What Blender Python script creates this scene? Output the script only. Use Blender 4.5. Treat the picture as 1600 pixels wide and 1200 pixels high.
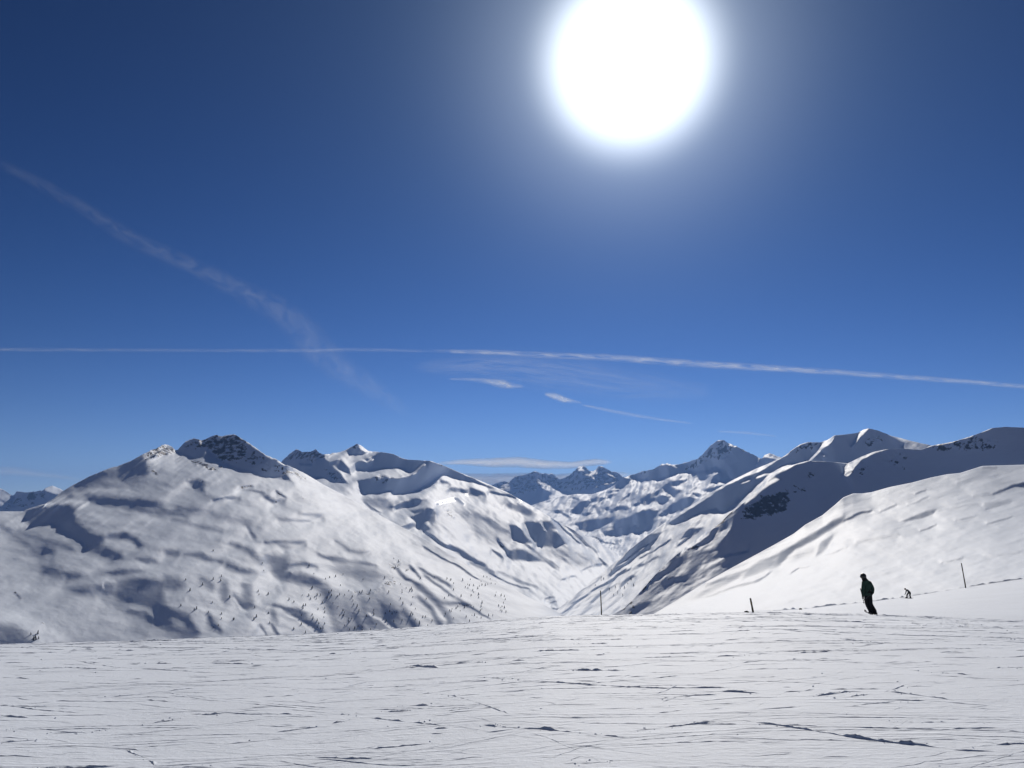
import bpy, bmesh, math, random
import numpy as np
from mathutils import Vector, Matrix

# ------------------------------------------------------------------ scene, camera, light
for o in list(bpy.data.objects):
    bpy.data.objects.remove(o, do_unlink=True)
scene = bpy.context.scene
COL = scene.collection
rng = np.random.default_rng(7)
random.seed(7)

F = 1209.0                        # focal length in photo pixels (1600 wide)
PITCH = math.radians(8.2)
EYE = np.array([0.0, 0.0, 1.6])
cp, sp = math.cos(PITCH), math.sin(PITCH)

def ray(px, py):
    """photo pixel -> (unit horizontal x, unit horizontal y, tan elevation)"""
    px = np.asarray(px, float); py = np.asarray(py, float)
    xc = (px - 800) / F; yc = (600 - py) / F
    dx = xc; dy = cp - yc * sp; dz = sp + yc * cp
    h = np.hypot(dx, dy)
    return dx / h, dy / h, dz / h

def at(px, py, r):
    hx, hy, t = ray(px, py)
    return EYE + np.array([hx * r, hy * r, t * r])

def project(P):
    x = P[..., 0] - EYE[0]; y = P[..., 1] - EYE[1]; z = P[..., 2] - EYE[2]
    d = y * cp + z * sp; u = -y * sp + z * cp
    return 800 + F * x / d, 600 - F * u / d

cam_d = bpy.data.cameras.new('camera')
cam = bpy.data.objects.new('camera', cam_d); COL.objects.link(cam)
cam.location = EYE
cam.rotation_euler = (math.pi / 2 + PITCH, 0, 0)
cam_d.sensor_width = 36.0
cam_d.lens = 36.0 * F / 1600.0
cam_d.clip_start = 0.1
cam_d.clip_end = 200000
scene.camera = cam

SUNPX = (984, 98)
shx, shy, st = ray(*SUNPX)
SUN_EL = math.atan(float(st))
SUN_AZ = math.atan2(float(shx), float(shy))          # clockwise from +Y
SUN = Vector((math.sin(SUN_AZ) * math.cos(SUN_EL), math.cos(SUN_AZ) * math.cos(SUN_EL), math.sin(SUN_EL)))

world = bpy.data.worlds.new('World'); scene.world = world
world.use_nodes = True
nt = world.node_tree; nt.nodes.clear()
def N(tree, typ, **kw):
    n = tree.nodes.new(typ)
    for k, v in kw.items():
        setattr(n, k, v)
    return n
wo = N(nt, 'ShaderNodeOutputWorld')
bg = N(nt, 'ShaderNodeBackground'); bg.inputs['Strength'].default_value = 0.05
sky = N(nt, 'ShaderNodeTexSky', sky_type='NISHITA', sun_disc=False)
sky.sun_elevation = SUN_EL; sky.sun_rotation = SUN_AZ
sky.altitude = 2700; sky.air_density = 1.0; sky.dust_density = 0.0; sky.ozone_density = 1.6
gam = N(nt, 'ShaderNodeGamma'); gam.inputs[1].default_value = 2.05
hsv = N(nt, 'ShaderNodeHueSaturation'); hsv.inputs['Hue'].default_value = 0.5; hsv.inputs['Saturation'].default_value = 1.06; hsv.inputs['Value'].default_value = 0.081
tc = N(nt, 'ShaderNodeTexCoord')
# bright aureole round the sun: function of the angle to the sun only
dot = N(nt, 'ShaderNodeVectorMath', operation='DOT_PRODUCT'); dot.inputs[1].default_value = SUN
nrm = N(nt, 'ShaderNodeVectorMath', operation='NORMALIZE')
ac = N(nt, 'ShaderNodeMath', operation='ARCCOSINE')
deg = N(nt, 'ShaderNodeMath', operation='MULTIPLY'); deg.inputs[1].default_value = 57.29578
L = nt.links.new
L(tc.outputs['Generated'], nrm.inputs[0]); L(nrm.outputs[0], dot.inputs[0])
L(dot.outputs['Value'], ac.inputs[0]); L(ac.outputs[0], deg.inputs[0])
def gauss(sig, amp, power):
    d = N(nt, 'ShaderNodeMath', operation='DIVIDE'); d.inputs[1].default_value = sig; L(deg.outputs[0], d.inputs[0])
    p = N(nt, 'ShaderNodeMath', operation='POWER'); p.inputs[1].default_value = power; L(d.outputs[0], p.inputs[0])
    m = N(nt, 'ShaderNodeMath', operation='MULTIPLY'); m.inputs[1].default_value = -1; L(p.outputs[0], m.inputs[0])
    e = N(nt, 'ShaderNodeMath', operation='EXPONENT'); L(m.outputs[0], e.inputs[0])
    a = N(nt, 'ShaderNodeMath', operation='MULTIPLY'); a.inputs[1].default_value = amp; L(e.outputs[0], a.inputs[0])
    return a.outputs[0]
def addc(a, b):
    m = N(nt, 'ShaderNodeMath', operation='ADD'); L(a, m.inputs[0]); L(b, m.inputs[1]); return m.outputs[0]
glow_in = addc(gauss(5.3, 24.0, 4.0), gauss(7.2, 7.5, 1.8))
glow_out = gauss(10.0, 5.0, 1.0)
sxyz = N(nt, 'ShaderNodeSeparateXYZ'); cxyz = N(nt, 'ShaderNodeCombineXYZ')
lift = N(nt, 'ShaderNodeMath', operation='MULTIPLY_ADD'); lift.inputs[1].default_value = 0.95; lift.inputs[2].default_value = 0.06
L(nrm.outputs[0], sxyz.inputs[0]); L(sxyz.outputs[0], cxyz.inputs[0]); L(sxyz.outputs[1], cxyz.inputs[1]); L(sxyz.outputs[2], lift.inputs[0]); L(lift.outputs[0], cxyz.inputs[2])
L(cxyz.outputs[0], sky.inputs[0])
tint = N(nt, 'ShaderNodeMixRGB', blend_type='MULTIPLY'); tint.inputs[0].default_value = 1.0; tint.inputs[2].default_value = (2.2, 1.44, 1.3, 1)
vm = N(nt, 'ShaderNodeMixRGB', blend_type='ADD'); vm.inputs[0].default_value = 1.0
gc1 = N(nt, 'ShaderNodeVectorMath', operation='SCALE'); gc1.inputs[0].default_value = (0.9, 0.96, 1.0); L(glow_in, gc1.inputs['Scale'])
gc2 = N(nt, 'ShaderNodeVectorMath', operation='SCALE'); gc2.inputs[0].default_value = (0.48, 0.72, 1.0); L(glow_out, gc2.inputs['Scale'])
gc = N(nt, 'ShaderNodeVectorMath', operation='ADD'); L(gc1.outputs[0], gc.inputs[0]); L(gc2.outputs[0], gc.inputs[1])
L(sky.outputs[0], gam.inputs[0]); L(gam.outputs[0], hsv.inputs['Color'])
L(hsv.outputs[0], tint.inputs[1]); L(tint.outputs[0], vm.inputs[1]); L(gc.outputs[0], vm.inputs[2])
L(vm.outputs[0], bg.inputs['Color']); L(bg.outputs[0], wo.inputs['Surface'])

sun_d = bpy.data.lights.new('sun', 'SUN'); sun_d.energy = 3.2; sun_d.angle = math.radians(0.5); sun_d.color = (1.0, 0.925, 0.825)
sun_o = bpy.data.objects.new('sun', sun_d); COL.objects.link(sun_o)
sun_o.rotation_euler = (-SUN).to_track_quat('-Z', 'Y').to_euler()

vs = scene.view_settings
vs.view_transform = 'Standard'; vs.look = 'None'; vs.gamma = 1.0; vs.use_curve_mapping = False
vs.exposure = 0.34
scene.render.engine = 'CYCLES'
scene.cycles.transparent_max_bounces = 16
scene.cycles.max_bounces = 6

# ------------------------------------------------------------------ helpers
def tag(o, label=None, cat=None, group=None, kind=None):
    if label: o['label'] = label
    if cat: o['category'] = cat
    if group: o['group'] = group
    if kind: o['kind'] = kind
    return o

def mesh_obj(name, verts, faces, mat, parent=None, smooth=True):
    me = bpy.data.meshes.new(name)
    me.from_pydata([tuple(v) for v in verts], [], faces)
    if smooth:
        me.polygons.foreach_set('use_smooth', [True] * len(me.polygons))
    if mat: me.materials.append(mat)
    me.update()
    o = bpy.data.objects.new(name, me); COL.objects.link(o)
    if parent: o.parent = parent
    return o

def grid_obj(name, P, mat, attrs=None):
    """P: (rows, cols, 3) array -> one quad grid mesh"""
    R, C, _ = P.shape
    me = bpy.data.meshes.new(name)
    me.vertices.add(R * C)
    me.vertices.foreach_set('co', P.reshape(-1).astype(np.float32))
    i = np.arange(R * C).reshape(R, C)
    q = np.stack([i[:-1, :-1], i[:-1, 1:], i[1:, 1:], i[1:, :-1]], -1).reshape(-1)
    nq = (R - 1) * (C - 1)
    me.loops.add(nq * 4); me.loops.foreach_set('vertex_index', q.astype(np.int32))
    me.polygons.add(nq)
    me.polygons.foreach_set('loop_start', np.arange(0, nq * 4, 4, dtype=np.int32))
    me.polygons.foreach_set('loop_total', np.full(nq, 4, dtype=np.int32))
    me.polygons.foreach_set('use_smooth', np.ones(nq, dtype=bool))
    for k, a in (attrs or {}).items():
        at_ = me.attributes.new(k, 'FLOAT', 'POINT')
        at_.data.foreach_set('value', a.reshape(-1).astype(np.float32))
    me.materials.append(mat)
    me.update(); me.validate()
    o = bpy.data.objects.new(name, me); COL.objects.link(o)
    return o

# numpy value noise -------------------------------------------------
def vnoise(x, y, seed=0):
    xi = np.floor(x).astype(np.int64); yi = np.floor(y).astype(np.int64)
    xf = x - xi; yf = y - yi
    def h(a, b):
        n = (a * 374761393 + b * 668265263 + seed * 974634777) & 0xffffffff
        n = ((n ^ (n >> 13)) * 1274126177) & 0xffffffff
        n = n ^ (n >> 16)
        return (n & 0xffff) / 32767.5 - 1.0
    u = xf * xf * xf * (xf * (xf * 6 - 15) + 10); v = yf * yf * yf * (yf * (yf * 6 - 15) + 10)
    return (h(xi, yi) * (1 - u) + h(xi + 1, yi) * u) * (1 - v) + (h(xi, yi + 1) * (1 - u) + h(xi + 1, yi + 1) * u) * v

def fbm(x, y, seed=0, octv=4, gain=0.5):
    s = 0; a = 1.0; tot = 0
    for k in range(octv):
        s = s + a * vnoise(x * 2 ** k + 17.3 * k, y * 2 ** k - 9.1 * k, seed + k)
        tot += a; a *= gain
    return s / tot

def smooth(t):
    t = np.clip(t, 0, 1); return t * t * (3 - 2 * t)

def seg_dist(X, Y, pts):
    d2 = np.full(X.shape, 1e18)
    for (x0, y0), (x1, y1) in zip(pts[:-1], pts[1:]):
        vx, vy = x1 - x0, y1 - y0
        l2 = vx * vx + vy * vy + 1e-9
        t = np.clip(((X - x0) * vx + (Y - y0) * vy) / l2, 0, 1)
        d2 = np.minimum(d2, (X - x0 - t * vx) ** 2 + (Y - y0 - t * vy) ** 2)
    return np.sqrt(d2)

def poly_sd(X, Y, pts):
    d = seg_dist(X, Y, pts + [pts[0]])
    ins = np.zeros(X.shape, bool)
    n = len(pts)
    for i in range(n):
        x0, y0 = pts[i]; x1, y1 = pts[(i + 1) % n]
        if y0 == y1: continue
        c = (y0 > Y) != (y1 > Y)
        ins ^= c & (X < (x1 - x0) * (Y - y0) / (y1 - y0) + x0)
    return np.where(ins, d, -d)

def coverage(X, Y, st):
    """st = ('p', pts, soft) or ('l', pts, width, soft)"""
    pts = st[1]
    soft = st[-1]; w = st[2] if st[0] == 'l' else 0
    m = soft + w + 2
    xs = [p[0] for p in pts]; ys = [p[1] for p in pts]
    box = (X > min(xs) - m) & (X < max(xs) + m) & (Y > min(ys) - m) & (Y < max(ys) + m)
    A = np.zeros(X.shape)
    if not box.any(): return A
    x, y = X[box], Y[box]
    if st[0] == 'p':
        A[box] = smooth(0.5 + poly_sd(x, y, pts) / (2 * soft))
    else:
        A[box] = 1 - smooth((seg_dist(x, y, pts) - w / 2 + soft * 0.5) / soft)
    return A

# ------------------------------------------------------------------ materials
def new_mat(name):
    m = bpy.data.materials.new(name); m.use_nodes = True
    t = m.node_tree; b = t.nodes['Principled BSDF']
    return m, t, b

def simple_mat(name, col, rough=0.7, var=0.15, scale=20, spec=0.3):
    m, t, b = new_mat(name)
    n = N(t, 'ShaderNodeTexNoise'); n.inputs['Scale'].default_value = scale; n.inputs['Detail'].default_value = 4
    co = N(t, 'ShaderNodeTexCoord'); t.links.new(co.outputs['Object'], n.inputs['Vector'])
    r = N(t, 'ShaderNodeValToRGB')
    r.color_ramp.elements[0].position = 0.3; r.color_ramp.elements[1].position = 0.7
    r.color_ramp.elements[0].color = (*[c * (1 - var) for c in col], 1)
    r.color_ramp.elements[1].color = (*[min(1, c * (1 + var)) for c in col], 1)
    t.links.new(n.outputs['Fac'], r.inputs[0]); t.links.new(r.outputs[0], b.inputs['Base Color'])
    b.inputs['Roughness'].default_value = rough; b.inputs['Specular IOR Level'].default_value = spec
    return m

def mountain_mat(name, scale, rockcol=(0.055, 0.05, 0.055), bump=0.6):
    """snow with rock where the 'rock' attribute and noise say so; scale = metres of the noise"""
    m, t, b = new_mat(name); l = t.links.new
    co = N(t, 'ShaderNodeTexCoord')
    geo = N(t, 'ShaderNodeNewGeometry')
    n1 = N(t, 'ShaderNodeTexNoise'); n1.inputs['Scale'].default_value = 1 / scale; n1.inputs['Detail'].default_value = 6; n1.inputs['Roughness'].default_value = 0.65
    l(co.outputs['Object'], n1.inputs['Vector'])
    att = N(t, 'ShaderNodeAttribute', attribute_name='rock')
    a = N(t, 'ShaderNodeMath', operation='ADD'); l(att.outputs['Fac'], a.inputs[0])
    n1s = N(t, 'ShaderNodeMapRange'); n1s.inputs[1].default_value = 0.3; n1s.inputs[2].default_value = 0.7; n1s.inputs[3].default_value = -0.5; n1s.inputs[4].default_value = 0.5
    l(n1.outputs['Fac'], n1s.inputs[0]); l(n1s.outputs[0], a.inputs[1])
    mr = N(t, 'ShaderNodeMapRange'); mr.inputs[1].default_value = 0.52; mr.inputs[2].default_value = 0.66
    l(a.outputs[0], mr.inputs[0])
    n2 = N(t, 'ShaderNodeTexNoise'); n2.inputs['Scale'].default_value = 3 / scale; n2.inputs['Detail'].default_value = 4
    l(co.outputs['Object'], n2.inputs['Vector'])
    rk = N(t, 'ShaderNodeValToRGB')
    rk.color_ramp.elements[0].color = (*[c * 0.5 for c in rockcol], 1); rk.color_ramp.elements[1].color = (*[c * 1.6 for c in rockcol], 1)
    l(n2.outputs['Fac'], rk.inputs[0])
    mix = N(t, 'ShaderNodeMixRGB'); l(mr.outputs[0], mix.inputs[0])
    mix.inputs[1].default_value = (0.76, 0.835, 0.95, 1); l(rk.outputs[0], mix.inputs[2])
    l(mix.outputs[0], b.inputs['Base Color'])
    ice = N(t, 'ShaderNodeAttribute', attribute_name='ice')
    ro = N(t, 'ShaderNodeMapRange'); ro.inputs[3].default_value = 0.62; ro.inputs[4].default_value = 0.2
    l(ice.outputs['Fac'], ro.inputs[0]); l(ro.outputs[0], b.inputs['Roughness'])
    b.inputs['Specular IOR Level'].default_value = 0.08
    n3 = N(t, 'ShaderNodeTexNoise'); n3.inputs['Scale'].default_value = 2.5 / scale; n3.inputs['Detail'].default_value = 5; n3.inputs['Roughness'].default_value = 0.6
    l(co.outputs['Object'], n3.inputs['Vector'])
    bp = N(t, 'ShaderNodeBump'); bp.inputs['Strength'].default_value = bump; bp.inputs['Distance'].default_value = scale * 0.05
    l(n3.outputs['Fac'], bp.inputs['Height']); l(bp.outputs[0], b.inputs['Normal'])
    return m

# ------------------------------------------------------------------ mountains
S_EL = SUN_EL
C0, C1, ITER, NCG = -0.2, 0.60, 4, 14
def solve_layer(name, top, bot, rbot, rtop, base, strokes, rocks=(), ices=(), step=1.3, lam=0.04, mu=3e-5,
                noise=(), jag=0.0, jagmap=None, mat=None, label='', seed=1, back=(0.6, 0.25)):
    x0 = min(p[0] for p in top); x1 = max(p[0] for p in top)
    nu = int((x1 - x0) / step) + 1
    U = np.linspace(x0, x1, nu)
    ty = np.interp(U, *zip(*top)); by = np.interp(U, *zip(*bot))
    hw = min(int(60 / step), (nu - 2) // 2); gk = np.exp(-0.5 * (np.arange(-hw * 2, hw * 2 + 1) / (hw * 0.6)) ** 2); gk /= gk.sum()
    def gsm(a):
        lo = 2 * a[0] - a[1:2 * hw + 1][::-1]; hi = 2 * a[-1] - a[-2 * hw - 1:-1][::-1]
        return np.convolve(np.concatenate([lo, a, hi]), gk, 'valid')
    tsm = gsm(ty); by = gsm(by)
    k = np.array([.25, .5, .25]); ty = np.convolve(np.pad(ty, 1, mode='edge'), k, 'valid')
    if jag:
        jm = np.interp(U, *zip(*jagmap)) if jagmap else 1.0
        ty = ty + jag * jm * (fbm(U / 9.0, U * 0 + .5, seed, 4, .65) * 1.6 + fbm(U / 2.5, U * 0 + 3.5, seed + 9, 2) * 0.5)
    by = np.maximum(by, ty + 4)
    nv = max(12, int((by - ty).max() / (step * 0.85)))
    V = np.linspace(0, 1, nv)[:, None]
    X = np.broadcast_to(U, (nv, nu)).copy()
    tsm = np.minimum(tsm, by - 4)
    Y = by + (tsm - by) * V + (ty - tsm) * V ** 9
    S = np.full(X.shape, float(base)) if np.isscalar(base) else base(X, Y)
    # the strokes' edges wander a little so that no outline is ruler-straight
    wx = X + 2.2 * fbm(X / 14, Y / 10, seed + 50, 3); wy = Y + 1.8 * fbm(X / 14, Y / 10, seed + 70, 3)
    for s in strokes:
        val = s[0]; A = coverage(wx, wy, s[1:])
        S = S * (1 - A) + val * A
    for (amp, sx, sy, ang, oc, sd) in noise:
        ca, sa = math.cos(ang), math.sin(ang)
        S = S + amp * (0.35 + 0.65 * np.clip(S * 1.5, 0, 1)) * fbm((X * ca + Y * sa) / sx, (-X * sa + Y * ca) / sy, seed + sd, oc, 0.55)
    rock = np.zeros(X.shape); ice = np.zeros(X.shape)
    for s in rocks:
        rock = np.maximum(rock, s[0] * coverage(wx, wy, s[1:]))
    for s in ices:
        ice = np.maximum(ice, s[0] * coverage(wx, wy, s[1:]))
    S = S + np.clip(rock * 1.3, 0, 1) * 0.75 * fbm(X / 4.0, Y / 3.0, seed + 90, 2, .6)
    hx, hy, T = ray(X, Y)
    lb = gsm(np.log(np.interp(U, *zip(*rbot)))); lt = gsm(np.log(np.interp(U, *zip(*rtop))))
    rho0 = lb + (lt - lb) * V
    kv = 2 - 2 * np.cos(np.pi * np.arange(2 * nv) / nv); ku = 2 - 2 * np.cos(np.pi * np.arange(2 * nu) / nu)
    def precond(bb):
        m = np.block([[bb, bb[:, ::-1]], [bb[::-1], bb[::-1, ::-1]]])
        return np.fft.irfft2(np.fft.rfft2(m) / den[:, :nu + 1], s=m.shape)[:nv, :nu]
    # the slope along the sun's direction is what decides how bright the snow is:
    # find the relief whose slopes follow the intended light (linear least squares, reweighted)
    d = np.stack([hx, hy, T], -1)
    dc = d[:-1, :-1]; d_u = d[:-1, 1:] - dc; d_v = d[1:, :-1] - dc
    NA = np.cross(dc, d_v); NB = np.cross(d_u, dc); NC = np.cross(d_u, d_v)
    sv = np.array(SUN)
    A_, B_, C_ = NA @ sv, NB @ sv, NC @ sv
    kap = A_ / B_
    W = 1 / (1 + kap ** 2)
    den = (W.mean() + lam * .3) * kv[:, None] + ((W * kap ** 2).mean() + lam) * ku[None, :] + mu
    Du = lambda q: q[:-1, 1:] - q[:-1, :-1]
    Dv = lambda q: q[1:, :-1] - q[:-1, :-1]
    def adj(gu, gvv):
        o_ = np.zeros(X.shape)
        o_[:-1, 1:] += gu; o_[:-1, :-1] -= gu; o_[1:, :-1] += gvv; o_[:-1, :-1] -= gvv
        return o_
    def Aop(q):
        w = W * (Dv(q) + kap * Du(q))
        return adj(kap * w + lam * Du(q), w + lam * .3 * Dv(q)) + mu * q
    cS = (C0 + C1 * S)[:-1, :-1]
    e = np.zeros(X.shape)
    r0u, r0v = Du(rho0), Dv(rho0)
    for it in range(ITER):
        ru = r0u + Du(e); rv = r0v + Dv(e)
        Nn = ru[..., None] * NA + rv[..., None] * NB + NC
        sg = np.sign(np.median(Nn[..., 2]))
        mag = np.linalg.norm(Nn, axis=-1)
        tgt = (cS * mag * sg - C_) / B_ - r0v - kap * r0u
        rhs = adj(W * kap * tgt, W * tgt)
        res = rhs - Aop(e); z_ = precond(res); pk = z_.copy(); rz = (res * z_).sum()
        for k_ in range(NCG):
            Ap = Aop(pk); al = rz / ((pk * Ap).sum() + 1e-30)
            e = e + al * pk; res = res - al * Ap
            z_ = precond(res); rz2 = (res * z_).sum(); pk = z_ + (rz2 / (rz + 1e-30)) * pk; rz = rz2
    r = np.exp(rho0 + e)
    P = np.stack([EYE[0] + hx * r, EYE[1] + hy * r, EYE[2] + T * r], -1)
    # continue behind the crest and below the visible foot
    rt = r[-1]
    rows = [P]
    nb = 9
    for i in range(1, nb + 1):
        dr = rt * back[1] * (i / nb) ** 1.6
        z = P[-1, :, 2] - back[0] * dr * smooth(np.full(nu, 0.25 + 0.75 * i / nb))
        rows.append(np.stack([EYE[0] + hx[-1] * (rt + dr), EYE[1] + hy[-1] * (rt + dr), z], -1)[None])
    rb = r[0]; low = []
    for i in range(5, 0, -1):
        dr = rb * 0.12 * i / 5
        low.append(np.stack([EYE[0] + hx[0] * (rb - dr), EYE[1] + hy[0] * (rb - dr), P[0, :, 2] - 0.5 * dr], -1)[None])
    full = np.concatenate(low + rows, 0)
    pad = lambda a: np.concatenate([np.repeat(a[:1], 5, 0), a, np.repeat(a[-1:], nb, 0)], 0)
    o = grid_obj(name, full, mat, {'rock': pad(rock), 'ice': pad(ice)})
    tag(o, label, 'mountain', kind='structure')
    print('LAYER', name, X.shape, 'r bottom %.0f-%.0f  top %.0f-%.0f' % (r[0].min(), r[0].max(), rt.min(), rt.max()))
    return dict(X=X, Y=Y, P=P, U=U, obj=o)

def on_layer(Ly, px, py):
    j = int(np.clip(np.searchsorted(Ly['U'], px), 0, len(Ly['U']) - 1))
    i = int(np.argmin(np.abs(Ly['Y'][:, j] - py)))
    return Ly['P'][i, j]

def p(v, pts, soft=3): return (v, 'p', pts, soft)
def l(v, pts, w, soft=None): return (v, 'l', pts, w, soft if soft else max(2.0, w * 0.7))

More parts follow.
